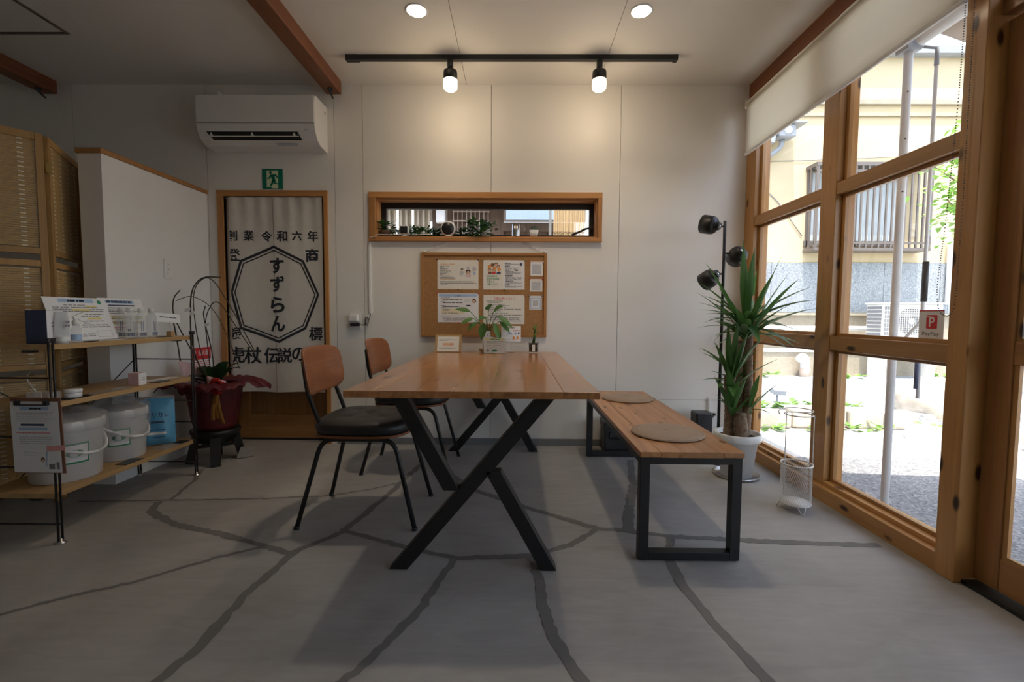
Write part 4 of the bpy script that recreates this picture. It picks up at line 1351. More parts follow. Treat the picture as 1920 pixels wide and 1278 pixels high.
# ================================================================== ON THE FAR END OF THE TABLE
t = thing('notice_stand', 'brown wooden clipboard stand holding a small notice on the table', 'stand', (-.47, 3.14, TZ))
U, Vv = V3((.182, 0, 0)), V3((0, .035, .118))
O = V3((-.561, 3.115, TZ + .001))
MB().obox(O, U, Vv, V3((0, .005, -.0015))).build('board', 'shelf', t)
MB().obox(O + V3((.07, .045, 0)), V3((.04, 0, 0)), V3((0, -.018, .09)), V3((0, .004, 0))).build('back_leg', 'shelf', t)
p = Sheet('small_notice', O + V3((.016, -.0008, .006)), (.15, 0, 0), (0, .030, .101), 'paperwarm', t, .0005)
p.rows([(.88, .40, .62), (.78, .08, .9), (.72, .08, .5), (.22, .08, .9), (.16, .1, .85)], 'grey', .012, 31).rows([(.55, .25, .75), (.50, .25, .75), (.45, .27, .76), (.40, .25, .7)], 'orange', .016, 32)
for (mt, nm), (mb, l) in p.layers.items():
    mb.build(nm, mt, p.o)
t = thing('table_plant', 'green split-leaf plant in a white pot on a wooden saucer at the table end', 'plant', (-.195, 3.165, TZ))
MB().lathe([(.03, .0), (.055, .008), (.062, .022), (.058, .022), (.045, .012), (0, .01)], (-.20, 3.15, TZ), 24).build('saucer', 'shelf', t)
MB().lathe([(.030, .012), (.040, .105), (.037, .105), (.034, .095), (0, .095)], (-.20, 3.15, TZ), 24).build('pot', 'pot', t)
st, lv = MB(), MB()
for (dx, dy, dz, ln, wd, ax) in ((-.125, -.01, .235, .11, .05, (-1, -.1, .25)), (-.10, -.05, .19, .10, .045, (-1, -.3, -.35)), (-.075, -.06, .165, .09, .04, (-.8, -.3, -.6)), (-.03, -.05, .16, .12, .055, (-.15, -.3, -1)),
                                 (.03, -.02, .23, .10, .07, (.5, -.4, .4)), (.06, -.04, .21, .14, .045, (.8, -.2, -.55)), (.075, -.03, .17, .11, .04, (.75, -.2, -.7)), (.04, -.06, .16, .12, .04, (.35, -.3, -1)), (.0, -.03, .245, .07, .06, (.1, -.6, .6)), (.05, 0, .12, .09, .04, (.4, 0, -1)), (-.02, -.03, .20, .09, .06, (-.3, -.7, -.1))):
    b = V3((-.20, 3.15, TZ + .09)); e = V3((-.19 + dx, 3.13 + dy, TZ + dz + .045))
    st.tube([b, b + (e - b) * .5 + V3((0, 0, .03)), e], .0025, 6)
    leaf(lv, e, V3(ax), V3((0, -.6, .8)), ln, wd, 6)
st.build('stems', 'yucca', t)
lv.build('leaves', 'yucca', t)
t = thing('card_box', 'slim white card box standing against the plant pot', 'box', (-.195, 3.09, TZ))
MB().box(-.213, -.177, 3.085, 3.092, TZ, TZ + .15).build('box', 'paper', t, bev=.001)
MB().disc((-.198, 3.0845, TZ + .122), .004, (1, 0, 0), (0, 0, 1), 10).build('dot_mark', 'grey', t)
t = thing('acrylic_stand', 'clear acrylic stand holding a printed menu card on the table', 'stand', (-.145, 3.05, TZ))
MB().box(-.222, -.070, 3.043, 3.0455, TZ + .002, TZ + .106).build('front_plate', 'clear', t)
MB().box(-.222, -.070, 3.0475, 3.05, TZ + .002, TZ + .106).build('back_plate', 'clear', t)
MB().box(-.222, -.070, 3.02, 3.07, TZ, TZ + .002).build('base_plate', 'clear', t)
p = Sheet('menu_card', (-.219, 3.047, TZ + .004), (.146, 0, 0), (0, 0, .1), 'paperwarm', t, .0004)
p.rect(.05, .86, .95, .97, 'yellow', 'printed_band').rows([(.92, .3, .75)], 'labelgreen', .03, 41, 'printed_heading').rows([(.78, .12, .9), (.70, .12, .6), (.62, .14, .85), (.5, .12, .8), (.34, .15, .7)], 'grey', .012, 42)
p.oval(.2, .15, .05, .06, 'brownprint').oval(.5, .15, .14, .06, 'labelgreen')
for (mt, nm), (mb, l) in p.layers.items():
    mb.build(nm, mt, p.o)
t = thing('flyer_stand', 'small flyer with blue and red icons on a clear table clip stand', 'stand', (-.035, 3.14, TZ))
MB().lathe([(.024, 0), (.024, .003), (.005, .005), (.0025, .008), (.0025, .08)], (-.035, 3.12, TZ), 20).build('clip_stand', 'clear', t)
p = Sheet('flyer', (-.104, 3.118, TZ + .077), (.135, 0, 0), (0, .01, .106), 'paper', t, .0005)
p.frame(.30, .84, .72, .95, .008, 'brownprint').rows([(.90, .34, .68)], 'brownprint', .02, 51).rows([(.78, .1, .25), (.72, .62, .95), (.36, .08, .4), (.12, .15, .5)], 'grey', .012, 52)
p.rect(.30, .45, .55, .57, 'blue').poly([(.64, .52), (.72, .64), (.80, .52), (.77, .45), (.67, .45)], 'blue').rect(.85, .48, .93, .60, 'navy').rows([(.70, .62, .95)], 'red', .015, 53)
for q in ((.58, .08), (.78, .08)):
    p.poly([(q[0], q[1]), (q[0] + .04, q[1]), (q[0] + .08, q[1] + .14), (q[0] + .14, q[1] + .02), (q[0] + .14, q[1] + .12), (q[0] + .06, q[1] + .28), (q[0] + .01, q[1] + .24)], 'orange')
for (mt, nm), (mb, l) in p.layers.items():
    mb.build(nm, mt, p.o)
t = thing('glass_pot_plant', 'small yellow-green plant in a square glass pot of soil on the table', 'plant', (.118, 3.13, TZ))
gp = MB(); gp.lathe([(.033, 0), (.036, .075), (.033, .075), (.030, .006), (0, .006)], (.118, 3.13, TZ + .0005), 32, sq=9); gp.build('glass_pot', 'clear', t)
MB().lathe([(.0295, .008), (.0315, .066), (0, .067)], (.118, 3.13, TZ), 32, sq=9).build('soil', 'soil', t)
MB().box(.108, .128, 3.0925, 3.0935, TZ + .012, TZ + .058).build('tag', 'paperwarm', t)
st, lv = MB(), MB()
st.tube([(.118, 3.13, TZ + .065), (.125, 3.13, TZ + .11), (.128, 3.13, TZ + .165)], [.010, .008, .004], 8)
st.tube([(.11, 3.13, TZ + .065), (.105, 3.125, TZ + .11)], .0015, 5); st.tube([(.095, 3.12, TZ + .065), (.088, 3.11, TZ + .10)], .001, 5)
for i in range(14):
    a = i * 2.4
    leaf(lv, (.127, 3.13, TZ + .10 + .006 * i), (math.cos(a), math.sin(a) * .7, .5 + .08 * i), (0, 0, 1), .055 - .001 * i, .014, 5)
st.build('stems', 'sillgreen', t); lv.build('leaves', 'limeleaf', t)

# ================================================================== FLOOR LAMP
t = thing('floor_lamp', 'black three-headed floor lamp in the corner behind the yucca', 'lamp', (1.325, 2.95, 0))
MB().lathe([(.115, 0), (.115, .012), (.108, .016), (.014, .018), (.0105, .03)], (1.325, 2.95, 0), 32).build('base', 'black', t)
MB().lathe([(.0095, .02), (.0095, 1.545), (.006, 1.55)], (1.325, 2.95, 0), 14).build('pole', 'black', t)
for (dx, z, hx, hz, ax) in ((-.03, 1.515, 1.236, 1.522, (-.62, .70, .25)), (.035, 1.345, 1.412, 1.335, (.10, .85, -.35)), (-.03, 1.215, 1.242, 1.188, (-.45, .72, -.45))):
    A = V3(ax).normalized()
    c = V3((hx, 2.945, hz))
    s_ = math.copysign(1, hx - 1.325)
    hd = MB().lathe([(0, -.058), (.022, -.058), (.026, -.052), (.028, -.030), (.047, -.026), (.054, -.016), (.058, .0), (.059, .055), (.057, .055), (.050, .012), (0, .006)], c, 26, axis=A).build('lamp_head', 'black', t)
    MB().lathe([(0, -.0615), (.007, -.061), (.009, -.057)], c, 12, axis=A).build('switch_knob', 'chrome', hd)
    MB().tube([(1.325, 2.95, z), (1.325 + s_ * .03, 2.95, z), c - A * .03], .006, 8).build('arm', 'black', t)
    MB().lathe([(.0, .03), (.030, .028), (.034, .02)], c, 18, axis=A).build('bulb', 'white', hd)
cm = MB(); cm.tube(bend([(1.32, 2.97, .03), (1.31, 3.05, .012), (1.30, 3.14, .04), (1.36, 3.215, .15), (1.415, 3.225, .24)], .05), .003, 6); cm.build('power_cable', 'black', t)
t = thing('speaker', 'black upright speaker box on the floor by the socket', 'speaker', (1.29, 3.14, 0))
MB().box(1.235, 1.348, 3.085, 3.20, .006, .283).build('cabinet', 'blackplastic', t, bev=.012, seg=3)
MB().box(1.243, 1.340, 3.0825, 3.086, .02, .262).build('grille', 'leather', t, bev=.003)
MB().box(1.25, 1.335, 3.10, 3.19, 0, .006).build('foot', 'black', t)
t = thing('storage_box', 'dark grey fabric storage box on the floor behind the bench', 'box', (.70, 3.14, 0))
MB().box(.605, .80, 3.06, 3.225, 0, .205).build('body', 'leather', t, bev=.008)
MB().box(.600, .805, 3.055, 3.23, .175, .222).build('lid', 'leather', t, bev=.006)
MB().tube(bend([(.64, 3.053, .15), (.64, 3.045, .11), (.72, 3.045, .11), (.72, 3.053, .15)], .02), .004, 6).build('handle', 'black', t)

# ================================================================== YUCCA
YX, YY = 1.312, 2.672
yp = thing('yucca_plant', 'tall spiky yucca with ringed trunks in a white pot on a steel saucer', 'plant', (YX, YY, 0))
MB().lathe([(.118, 0), (.126, .006), (.129, .016), (.126, .016), (.118, .006), (0, .004)], (YX, YY, 0), 36).build('saucer', 'metal', yp)
MB().lathe([(.084, .005), (.112, .215), (.127, .217), (.130, .226), (.130, .255), (.126, .260), (.115, .260), (.108, .245), (.10, .235), (0, .235)], (YX, YY, 0), 40).build('pot', 'pot', yp)
MB().lathe([(0, .240), (.05, .241), (.107, .236)], (YX, YY, 0), 28).build('soil', 'soil', yp)


def trunk(p, q, r0, r1, k=26):
    mb = MB(); P, RR = [], []
    p, q = V3(p), V3(q)
    for i in range(k + 1):
        t = i / k
        P.append(p + (q - p) * t + V3((.006 * math.sin(t * 5), .005 * math.cos(t * 4), 0)))
        RR.append((r0 + (r1 - r0) * t) * (1 + (.05 if i % 2 else -.03)))
    mb.tube(P, RR, 14)
    return mb.build('trunk', 'trunk', yp)


trunk((YX + .052, YY + .01, .225), (YX + .06, YY + .02, .86), .028, .024, 44)
trunk((YX + .0, YY - .045, .225), (YX - .004, YY - .04, .385), .034, .033, 12)
trunk((YX - .048, YY + .01, .225), (YX - .05, YY + .02, .60), .03, .022, 26)
trunk((YX + .02, YY + .03, .225), (YX + .015, YY + .035, .80), .022, .018, 34)


def rosette(name, c, tips, w, seed, extra=0, rad=.2, zr=(.0, .3), stalk=.1):
    """one mesh per leaf: each long leaf is its own part"""
    R = random.Random(seed)
    L = list(tips)
    for i in range(extra):
        a = i * 2.399 + R.uniform(-.3, .3)
        r = rad * R.uniform(.65, 1.1)
        L.append((c[0] + r * math.cos(a), c[1] + r * math.sin(a) * .9, c[2] + R.uniform(*zr), w * R.uniform(.6, 1)))
    for q in L:
        tip = V3(q[:3]); tip.x = min(tip.x, 1.592 - .01) if tip.y > 1.75 else tip.x
        tip.y = min(tip.y, 3.23)
        wd = (q[3] if len(q) > 3 else w) * 1.22
        d = (tip - V3(c))
        b = V3(c) + V3((d.x * .05, d.y * .05, R.uniform(-stalk, stalk * .3)))
        mb = MB(); blade(mb, b, tip, wd, sag=.10 * V3((d.x, d.y, 0)).length + .01, fold=.35, n=9)
        mb.build('leaf', 'yucca', yp)


C1 = (YX + .03, YY, .90)
rosette('crown', C1, [(1.075, 2.62, 1.245, .03), (1.055, 2.70, 1.085, .022), (1.06, 2.60, 1.06, .022), (1.085, 2.55, 1.02, .026), (1.05, 2.66, .98, .02), (1.09, 2.52, .915, .026), (1.13, 2.60, .83, .03),
                      (1.285, 2.62, 1.375, .042), (1.36, 2.64, 1.335, .04), (1.33, 2.60, 1.28, .035), (1.50, 2.60, 1.30, .034), (1.545, 2.60, 1.20, .03), (1.42, 2.72, 1.22, .034), (1.40, 2.50, 1.19, .045),
                      (1.555, 2.40, 1.105, .03), (1.53, 2.33, 1.03, .036), (1.50, 2.30, .985, .034), (1.52, 2.45, .80, .036), (1.56, 2.50, .86, .028), (1.46, 2.38, .78, .032), (1.03, 2.66, 1.15, .026), (1.10, 2.50, 1.10, .03), (1.45, 2.36, 1.14, .034), (1.23, 2.42, .93, .034), (1.28, 2.40, .80, .04), (1.17, 2.45, .99, .032)], .03, 3, 38, .27, (-.16, .16), .1)
C2 = (YX - .05, YY - .01, .60)
rosette('crown', C2, [(1.04, 2.60, .765, .03), (1.12, 2.58, .80, .03), (1.20, 2.60, .905, .034), (1.25, 2.58, .93, .036), (1.30, 2.56, .86, .04), (1.14, 2.55, .545, .05), (1.20, 2.50, .50, .045), (1.36, 2.50, .84, .034), (1.42, 2.45, .72, .024)], .03, 5, 10, .16, (-.05, .2), .08)
C3 = (YX - .045, YY - .03, .40)
rosette('crown', C3, [(1.135, 2.60, .60, .042), (1.19, 2.56, .66, .04), (1.25, 2.55, .58, .035), (1.30, 2.56, .60, .03), (1.23, 2.56, .43, .035)], .03, 6, 6, .12, (-.02, .12), .04)
C4 = (YX + .055, YY - .03, .41)
rosette('crown', C4, [(1.47, 2.52, .58, .024), (1.36, 2.54, .62, .03), (1.45, 2.56, .39, .02)], .024, 7, 4, .09, (-.02, .14), .04)

# ================================================================== UMBRELLA STAND
t = thing('umbrella_stand', 'white wire umbrella stand with a mesh basket by the window sill', 'umbrella stand', (1.375, 2.20, 0))
cx_, cy_ = 1.375, 2.20
ring = lambda r, z, k=32, c=(cx_, cy_): [(c[0] + r * math.cos(2 * PI * i / k), c[1] + r * math.sin(2 * PI * i / k), z) for i in range(k)]
MB().tube(ring(.068, .228), .0035, 8, closed=True).build('basket_rim', 'whitewire', t)
MB().tube(ring(.066, .036), .003, 8, closed=True).build('basket_foot_ring', 'whitewire', t)
ms = MB()
for s_ in (-1, 1):
    for k in range(44):
        a0 = 2 * PI * k / 44
        ms.tube([(cx_ + .0665 * math.cos(a0 + s_ * j * .11), cy_ + .0665 * math.sin(a0 + s_ * j * .11), .036 + .192 * j / 10) for j in range(11)], .00065, 3, cap=False)
ms.build('mesh_side', 'whitewire', t)['kind'] = 'stuff'
MB().lathe([(0, .032), (.06, .032), (.066, .036), (.066, .04), (0, .036)], (cx_, cy_, 0), 28).build('drip_tray', 'whitewire', t)
for a in (.4, 2.5, 4.6):
    d = V3((math.cos(a), math.sin(a), 0)); s_ = V3((-d.y, d.x, 0)); c = V3((cx_, cy_, 0)) + d * .062
    MB().tube(bend([c + s_ * .018 + V3((0, 0, .034)), c + d * .016 + s_ * .006 + V3((0, 0, .003)), c + d * .016 - s_ * .006 + V3((0, 0, .003)), c - s_ * .018 + V3((0, 0, .034))], .008), .0022, 6).build('wire_foot', 'whitewire', t)
rd = MB()
rd.tube([(cx_ - .022, cy_ + .062, .05), (cx_ - .022, cy_ + .062, .475)], .0025, 6)
rd.tube([(cx_ + .062, cy_ - .022, .05), (cx_ + .062, cy_ - .022, .47)], .0025, 6)
rd.build('upright_rod', 'whitewire', t)
hr = MB(); hr.tube([(cx_ + .06 * math.cos(a * PI / 16 + 0), cy_ + .06 * math.sin(a * PI / 16), .47) for a in range(32)], .0028, 7, closed=True)
hr.tube([(cx_ + .06 * math.cos(a * PI / 16), cy_ + .06 * math.sin(a * PI / 16), .492) for a in range(-9, 14)], .0028, 7)
hr.tube(bend([(cx_ + .06 * math.cos(13 * PI / 16), cy_ + .06 * math.sin(13 * PI / 16), .492), (cx_ - .085, cy_ + .01, .495), (cx_ - .10, cy_ - .0, .485), (cx_ - .09, cy_ - .0, .47)], .012), .0028, 7)
hr.build('handle_ring', 'whitewire', t)

# ================================================================== FOLDING BAMBOO SCREEN
sc = thing('folding_screen', 'folding screen of bamboo slats in an orange wood frame', 'screen', (-2.29, 2.23, 0))


def screen_panel(a, b):
    a, b = V3((*a, 0)), V3((*b, 0))
    d = (b - a).normalized(); L = (b - a).length; nn = V3((-d.y, d.x, 0))
    Z = V3((0, 0, 1))

    def bx(name, mat, u0, u1, z0, z1, th=.02):
        return MB().obox(a + d * u0 - nn * th / 2 + Z * z0, d * (u1 - u0), nn * th, Z * (z1 - z0)).build(name, mat, sc, bev=.0015)
    bx('stile', 'screenwood', 0, .028, .03, 1.80); bx('stile', 'screenwood', L - .028, L, .03, 1.80)
    for z0, z1 in ((1.765, 1.80), (1.225, 1.255), (1.165, 1.195), (.665, .69), (.615, .64), (.10, .13)):
        bx('rail', 'screenwood', .028, L - .028, z0, z1, .018)
    for f0, f1 in ((1.255, 1.765), (.69, 1.165), (.13, .615)):
        m, q = MB(), MB()
        z = f0 + .004
        i = 0
        while z < f1 - .008:
            m.obox(a + d * .03 - nn * .0012 + Z * z, d * (L - .06), nn * .0024, Z * .0092)
            if i % 2 == 0:
                for u in (.16, .38, .62, .84):
                    q.obox(a + d * (L * u - .010) - nn * .0022 + Z * (z + .001), d * .02, nn * .0044, Z * .0065)  # pale boxes paint the light coming through gaps along the stitching
            z += .0108; i += 1
        o = m.build('bamboo_slats', 'bamboo', sc); o['kind'] = 'stuff'
        o = q.build('weave_gap_light', 'bamboogaplight', sc); o['kind'] = 'stuff'
    for u in (.014, L - .014):
        MB().lathe([(.011, 0), (.011, .03)], a + d * u, 10).build('foot', 'screenwood', sc)


screen_panel((-2.292, 2.225), (-2.605, 1.855))
screen_panel((-2.302, 2.248), (-2.545, 2.66))
screen_panel((-2.62, 1.85), (-3.05, 2.12))
for z in (1.62, .9, .3):
    MB().obox((-2.286, 2.222, z), (-.004, .03, 0), (.006, .001, 0), (0, 0, .05)).build('hinge', 'brass', sc)

# ================================================================== WALL SWITCH, FIRE SIGN on the partition
t = thing('light_switch', 'white light switch plate on the partition', 'switch', (-2.2, 2.866, 1.22))
MB().box(-2.1995, -2.193, 2.832, 2.900, 1.16, 1.28).build('plate', 'white', t, bev=.003)
for i in range(3):
    MB().box(-2.194, -2.1905, 2.852, 2.88, 1.178 + i * .03, 1.202 + i * .03).build('rocker', 'white', t, bev=.001)
    MB().box(-2.1915, -2.190, 2.862, 2.870, 1.188 + i * .03, 1.191 + i * .03).build('mark', 'grey', t)
p = Sheet('fire_extinguisher_sign', (-2.1995, 3.042, .46), (0, .20, 0), (0, 0, .245), 'paper', None, .001, 'red and white fire extinguisher sign on the partition behind the wrapped pot', 'sign')
p.rect(0, .66, 1, 1, 'red', 'red_header').text('消火器', .62, .85, .1, 'paper', 'lettering', fit=(.105, .038), offset=.01)
p.poly([(.10, .72), (.24, .72), (.24, .90), (.20, .94), (.20, .98), (.14, .98), (.14, .94), (.10, .90)], 'paper', 'extinguisher_symbol')
p.rows([(.60 - i * .055, .06, .94) for i in range(10)], 'red', .010, 71, 'printed_text').rect(.36, .18, .62, .48, 'petal', 'printed_picture')
p.done()

# ================================================================== DISPLAY SHELF
sh = thing('display_shelf', 'three-tier wooden shelf on a black wire frame', 'shelf', (-2.03, 2.2, 0))
SX0, SX1, SY0, SY1 = -2.19, -1.868, 1.785, 2.605
ZT = (.815, .578, .212)
for z in ZT:
    MB().box(SX0, SX1, SY0, SY1, z - .022, z).build('shelf_board', 'shelf', sh, bev=.002)
for y in (1.797, 2.590):
    for x in (-1.862, -2.196):
        m = MB()
        for dy in (-.0085, .0085):
            m.tube([(x, y + dy, .012), (x, y + dy, .83)], .0042, 8)
        m.build('upright', 'black', sh)
        MB().box(x - .0085, x + .0085, y - .015, y + .015, .822, .842).build('top_cap', 'blackplastic', sh, bev=.004)
        MB().lathe([(.02, 0), (.018, .006), (.006, .010), (.006, .02)], (x, y, 0), 16).build('levelling_foot', 'metal', sh)
    for z in (.68, .44, .315, .08):
        MB().tube([(-1.862, y, z), (-2.196, y, z)], .0035, 8).build('cross_rod', 'black', sh)
MB().tube([(-2.197, 1.80, .09), (-2.197, 2.59, .68)], .0025, 6).build('cross_brace', 'black', sh)
MB().tube([(-2.203, 2.59, .09), (-2.203, 1.80, .68)], .0025, 6).build('cross_brace', 'black', sh)
for z in ZT:
    for y in (1.80, 2.588):
        for x in (-1.95, -2.12):
            MB().box(x - .022, x + .022, y - .012, y + .012, z - .032, z - .0225).build('board_clip', 'blackplastic', sh)

Z1, Z2, Z3 = ZT
# --- top shelf
t = thing('product_box', 'navy and white product carton on the top shelf beside the cosmetic tube', 'box', (-1.95, 1.87, Z1))
MB().box(-1.998, -1.9115, 1.832, 1.905, Z1, Z1 + .138).build('carton', 'navy', t, bev=.001)
q = Sheet('white_panel', (-1.9113, 1.8335, Z1 + .001), (0, .07, 0), (0, 0, .136), 'paper', t, .0006)
q.rows([(.62, .25, .5), (.52, .25, .5), (.62, .56, .8), (.52, .56, .8)], 'grey', .02, 81)
for (mt, nm), (mb, l) in q.layers.items():
    mb.build(nm, mt, q.o)
t = thing('cosmetic_tube', 'white squeeze tube standing on its cap on the top shelf', 'tube', (-1.888, 1.872, Z1))
def tubefn(a, b):
    r1, r2 = .021, .021 * (1 - b ** 3 * .92)
    ang = 2 * PI * a
    return V3((-1.888 + .6 * r2 * math.cos(ang) + .8 * r1 * math.sin(ang) * .8, 1.872 + .8 * r2 * math.cos(ang) * .6 - .0 + .6 * r1 * math.sin(ang), Z1 + .028 + .105 * b))
MB().grid(tubefn, 24, 8).build('tube_body', 'white', t)
MB().lathe([(.0195, 0), (.0205, .028), (0, .028)], (-1.888, 1.872, Z1), 24).build('cap', 'white', t)
mk = MB()
for dz in (0, .016):
    for dy in (-.006, .006):
        mk.box(-1.8655, -1.8645, 1.868 + dy, 1.876 + dy, Z1 + .07 + dz, Z1 + .079 + dz)
mk.build('printed_mark', 'grey', t)
t = thing('spray_bottle', 'small clear spray bottle with a white trigger on the top shelf', 'bottle', (-1.888, 1.932, Z1))
MB().lathe([(.017, 0), (.018, .004), (.018, .058), (.010, .072), (.008, .078)], (-1.888, 1.932, Z1), 20).build('bottle', 'pet', t)
MB().lathe([(.0125, .074), (.0125, .092), (.008, .096), (.007, .106)], (-1.888, 1.932, Z1), 18).build('collar', 'white', t)
MB().obox((-1.893, 1.924, Z1 + .10), (.0, .055, .022), (.010, 0, 0), (0, -.006, .012)).build('nozzle', 'white', t, bev=.002)
MB().obox((-1.893, 1.944, Z1 + .098), (0, .034, -.012), (.008, 0, 0), (0, 0, .004)).build('trigger', 'white', t)
MB().lathe([(.0183, .01), (.0183, .035)], (-1.888, 1.932, Z1), 20, cap=False).build('label', 'blue', t)


def info_sheet(y0, wd, lab, head, seed, xo=0.0, hgt=.205):
    O, U, Vv = V3((-1.99 + xo, y0, Z1 + .003)), V3((.015, wd, 0)), V3((-.065, 0, hgt * .95))
    s = Sheet('information_sheet', O, U, Vv, 'paper', None, .0008, lab, 'paper', 'information sheets on the shelf')
    s.rect(.22, .88, .78, .965, head[0], 'printed_band').rows([(.922, .36, .64)], head[1], .022, seed, 'printed_heading')
    s.oval(.88, .90, .035, .05, 'labelgreen', 'printed_emblem')
    s.rows([(v, u0, u1) for v, u0, u1 in ((.82, .28, .62), (.765, .1, .82), (.72, .1, .92), (.675, .12, .9), (.60, .42, .88), (.555, .4, .8), (.44, .5, .85), (.39, .5, .6), (.345, .45, .9), (.30, .45, .93), (.13, .42, .62), (.09, .40, .62))], 'grey', .010, seed + 1)
    s.rect(.62, .775, .80, .81, 'yellow', 'marker').rect(.38, .685, .68, .73, 'yellow', 'marker').rect(.58, .475, .82, .52, 'yellow', 'marker')
    s.frame(.66, .05, .92, .20, .004, 'grey')
    s.done()
    return O, U, Vv


O, U, Vv = info_sheet(1.952, .285, 'white information sheet with a pale blue title band propped on the top shelf', ('blue', 'ink'), 91)
tag(MB().obox(O + V3((-.014, .05, -.0025)), (0, .19, 0), Vv * .85, (-.003, 0, -.001)).build('sheet_prop', 'white'), 'white prop board behind the blue-banded information sheet', 'prop')
s = Sheet('information_sheet', (-2.03, 2.245, Z1 + .003), (.012, .25, 0), (-.055, 0, .20), 'paper', None, .0008, 'information sheet with yellow marked rows behind the clear bottles', 'paper', 'information sheets on the shelf')
s.rect(.05, .87, .8, .95, 'blue', 'printed_band').rows([(.91, .08, .75)], 'navy', .028, 95, 'printed_heading').rect(.2, .80, .8, .835, 'navy', 'printed_band')
s.rect(.08, .46, .9, .54, 'yellow', 'marker').rect(.1, .33, .85, .41, 'yellow', 'marker')
s.rows([(.75, .1, .8), (.70, .1, .7), (.66, .08, .9), (.61, .08, .5), (.52, .1, .9), (.48, .1, .85), (.39, .1, .8), (.35, .12, .8), (.12, .2, .3)], 'grey', .012, 96).rows([(.25, .1, .75), (.21, .1, .7)], 'red', .010, 97)
s.done()


def pet_bottle():
    b = thing('clear_bottle', 'bottle', 'bottle', (0, 0, 0), 'clear bottles on the top shelf')
    MB().lathe([(.019, 0), (.0215, .003), (.0215, .10), (.0205, .112), (.012, .128), (.0105, .134)], (0, 0, 0), 22).build('bottle', 'pet', b)
    MB().lathe([(.0125, .132), (.0125, .150), (.011, .152), (0, .152)], (0, 0, 0), 20).build('cap', 'white', b)
    m = MB()
    for j in range(7):
        a = -.9 + j * .22
        m.obox((.0218 * math.cos(a), .0218 * math.sin(a), .012), (0, .0, .018), (-.003 * math.sin(a), .003 * math.cos(a), 0), (.0003 * math.cos(a), .0003 * math.sin(a), 0))
    for a in (-.6, -.25):
        m.obox((.0218 * math.cos(a), .0218 * math.sin(a), .036), (0, 0, .05), (-.002 * math.sin(a), .002 * math.cos(a), 0), (.0003 * math.cos(a), .0003 * math.sin(a), 0))
    m.build('blue_print', 'navy', b)
    return b


pb = pet_bottle()
for k, (x, y, lb) in enumerate(((-1.935, 2.262, 'clear bottle with a paper tag round its neck'), (-1.99, 2.275, 'clear bottle without a tag in the cluster on the top shelf'), (-1.93, 2.322, 'clear bottle without a tag in the cluster on the top shelf'),
                                 (-1.985, 2.335, 'clear bottle without a tag in the cluster on the top shelf'), (-1.925, 2.385, 'clear bottle without a tag in the cluster on the top shelf'))):
    o = pb if k == 0 else copy_tree(pb)
    place(o, (x, y, Z1), -.7 + .2 * k, lb)
tgo = MB().obox((.0115, -.010, .085), (.006, .017, 0), (.010, -.002, -.0), (.0, 0, .001)).build('neck_string', 'red', pb)
MB().obox((.016, -.016, .05), (.010, .018, 0), (.004, .002, .062), (.0006, -.0004, 0)).build('paper_tag', 'paper', pb)
t = thing('card_clip', 'white name card on a wire clip in a small wood block', 'card holder', (-1.925, 2.51, Z1))
MB().box(-1.94, -1.912, 2.50, 2.526, Z1, Z1 + .027).build('block', 'shelf', t, bev=.001)
MB().tube([(-1.926, 2.513, Z1 + .027), (-1.926, 2.513, Z1 + .085)], .0012, 6).build('wire', 'metal', t)
q = Sheet('name_card', (-1.955, 2.455, Z1 + .083), (.045, .115, -.012), (-.006, 0, .05), 'paper', t, .0006)
q.rows([(.55, .15, .85)], 'ink', .05, 99)
for (mt, nm), (mb, l) in q.layers.items():
    mb.build(nm, mt, q.o)
tag(MB().box(-1.94, -1.885, 2.425, 2.475, Z1, Z1 + .003).build('black_tray', 'blackplastic', bev=.001), 'flat black tag plate beside the wood card block', 'plate', 'flat black plates on the shelf')
tag(MB().obox((-1.985, 1.965, Z1 + .0005), (.085, .02, 0), (-.01, .24, 0), (0, 0, .0008)).build('loose_sheet', 'paper'), 'loose paper lying under the propped information sheet', 'paper')
tag(MB().box(-1.905, -1.88, 1.955, 2.03, Z1 + .0015, Z1 + .004).build('black_tray', 'blackplastic', bev=.001), 'flat black tag plate on the loose paper of the top shelf', 'plate', 'flat black plates on the shelf')

# --- middle shelf
t = thing('cream_jar', 'white lidded cream jar on a black plate on the middle shelf', 'jar', (-1.897, 1.915, Z2))
MB().lathe([(.026, .004), (.0285, .006), (.0285, .024), (.027, .025)], (-1.897, 1.915, Z2), 26).build('jar', 'white', t)
MB().lathe([(.030, .0255), (.0305, .028), (.0305, .038), (.029, .040), (0, .040)], (-1.897, 1.915, Z2), 26).build('lid', 'white', t)
tag(MB().box(-1.935, -1.872, 1.875, 1.985, Z2, Z2 + .003).build('black_tray', 'blackplastic', bev=.001), 'flat black tag plate under the cream jar', 'plate', 'flat black plates on the shelf')
t = thing('small_carton', 'little white and pink carton on the middle shelf', 'box', (-1.93, 2.275, Z2))
MB().box(-1.958, -1.905, 2.262, 2.312, Z2, Z2 + .062).build('carton', 'petal', t, bev=.001)
q = Sheet('white_panel', (-1.9048, 2.263, Z2 + .001), (0, .048, 0), (0, 0, .06), 'paper', t, .0006)
q.rows([(.60, .32, .5), (.44, .32, .5), (.60, .56, .76), (.44, .56, .76)], 'grey', .035, 101)
for (mt, nm), (mb, l) in q.layers.items():
    mb.build(nm, mt, q.o)
tag(MB().box(-1.93, -1.872, 2.36, 2.43, Z2, Z2 + .003).build('black_tray', 'blackplastic', bev=.001), 'flat black tag plate next to the little pink carton', 'plate', 'flat black plates on the shelf')
tag(MB().obox((-1.96, 1.99, Z2 + .0004), (.075, 0, 0), (.01, .21, 0), (0, 0, .0012)).build('clear_sleeve', 'bag'), 'clear plastic sleeve lying along the middle shelf', 'sleeve')
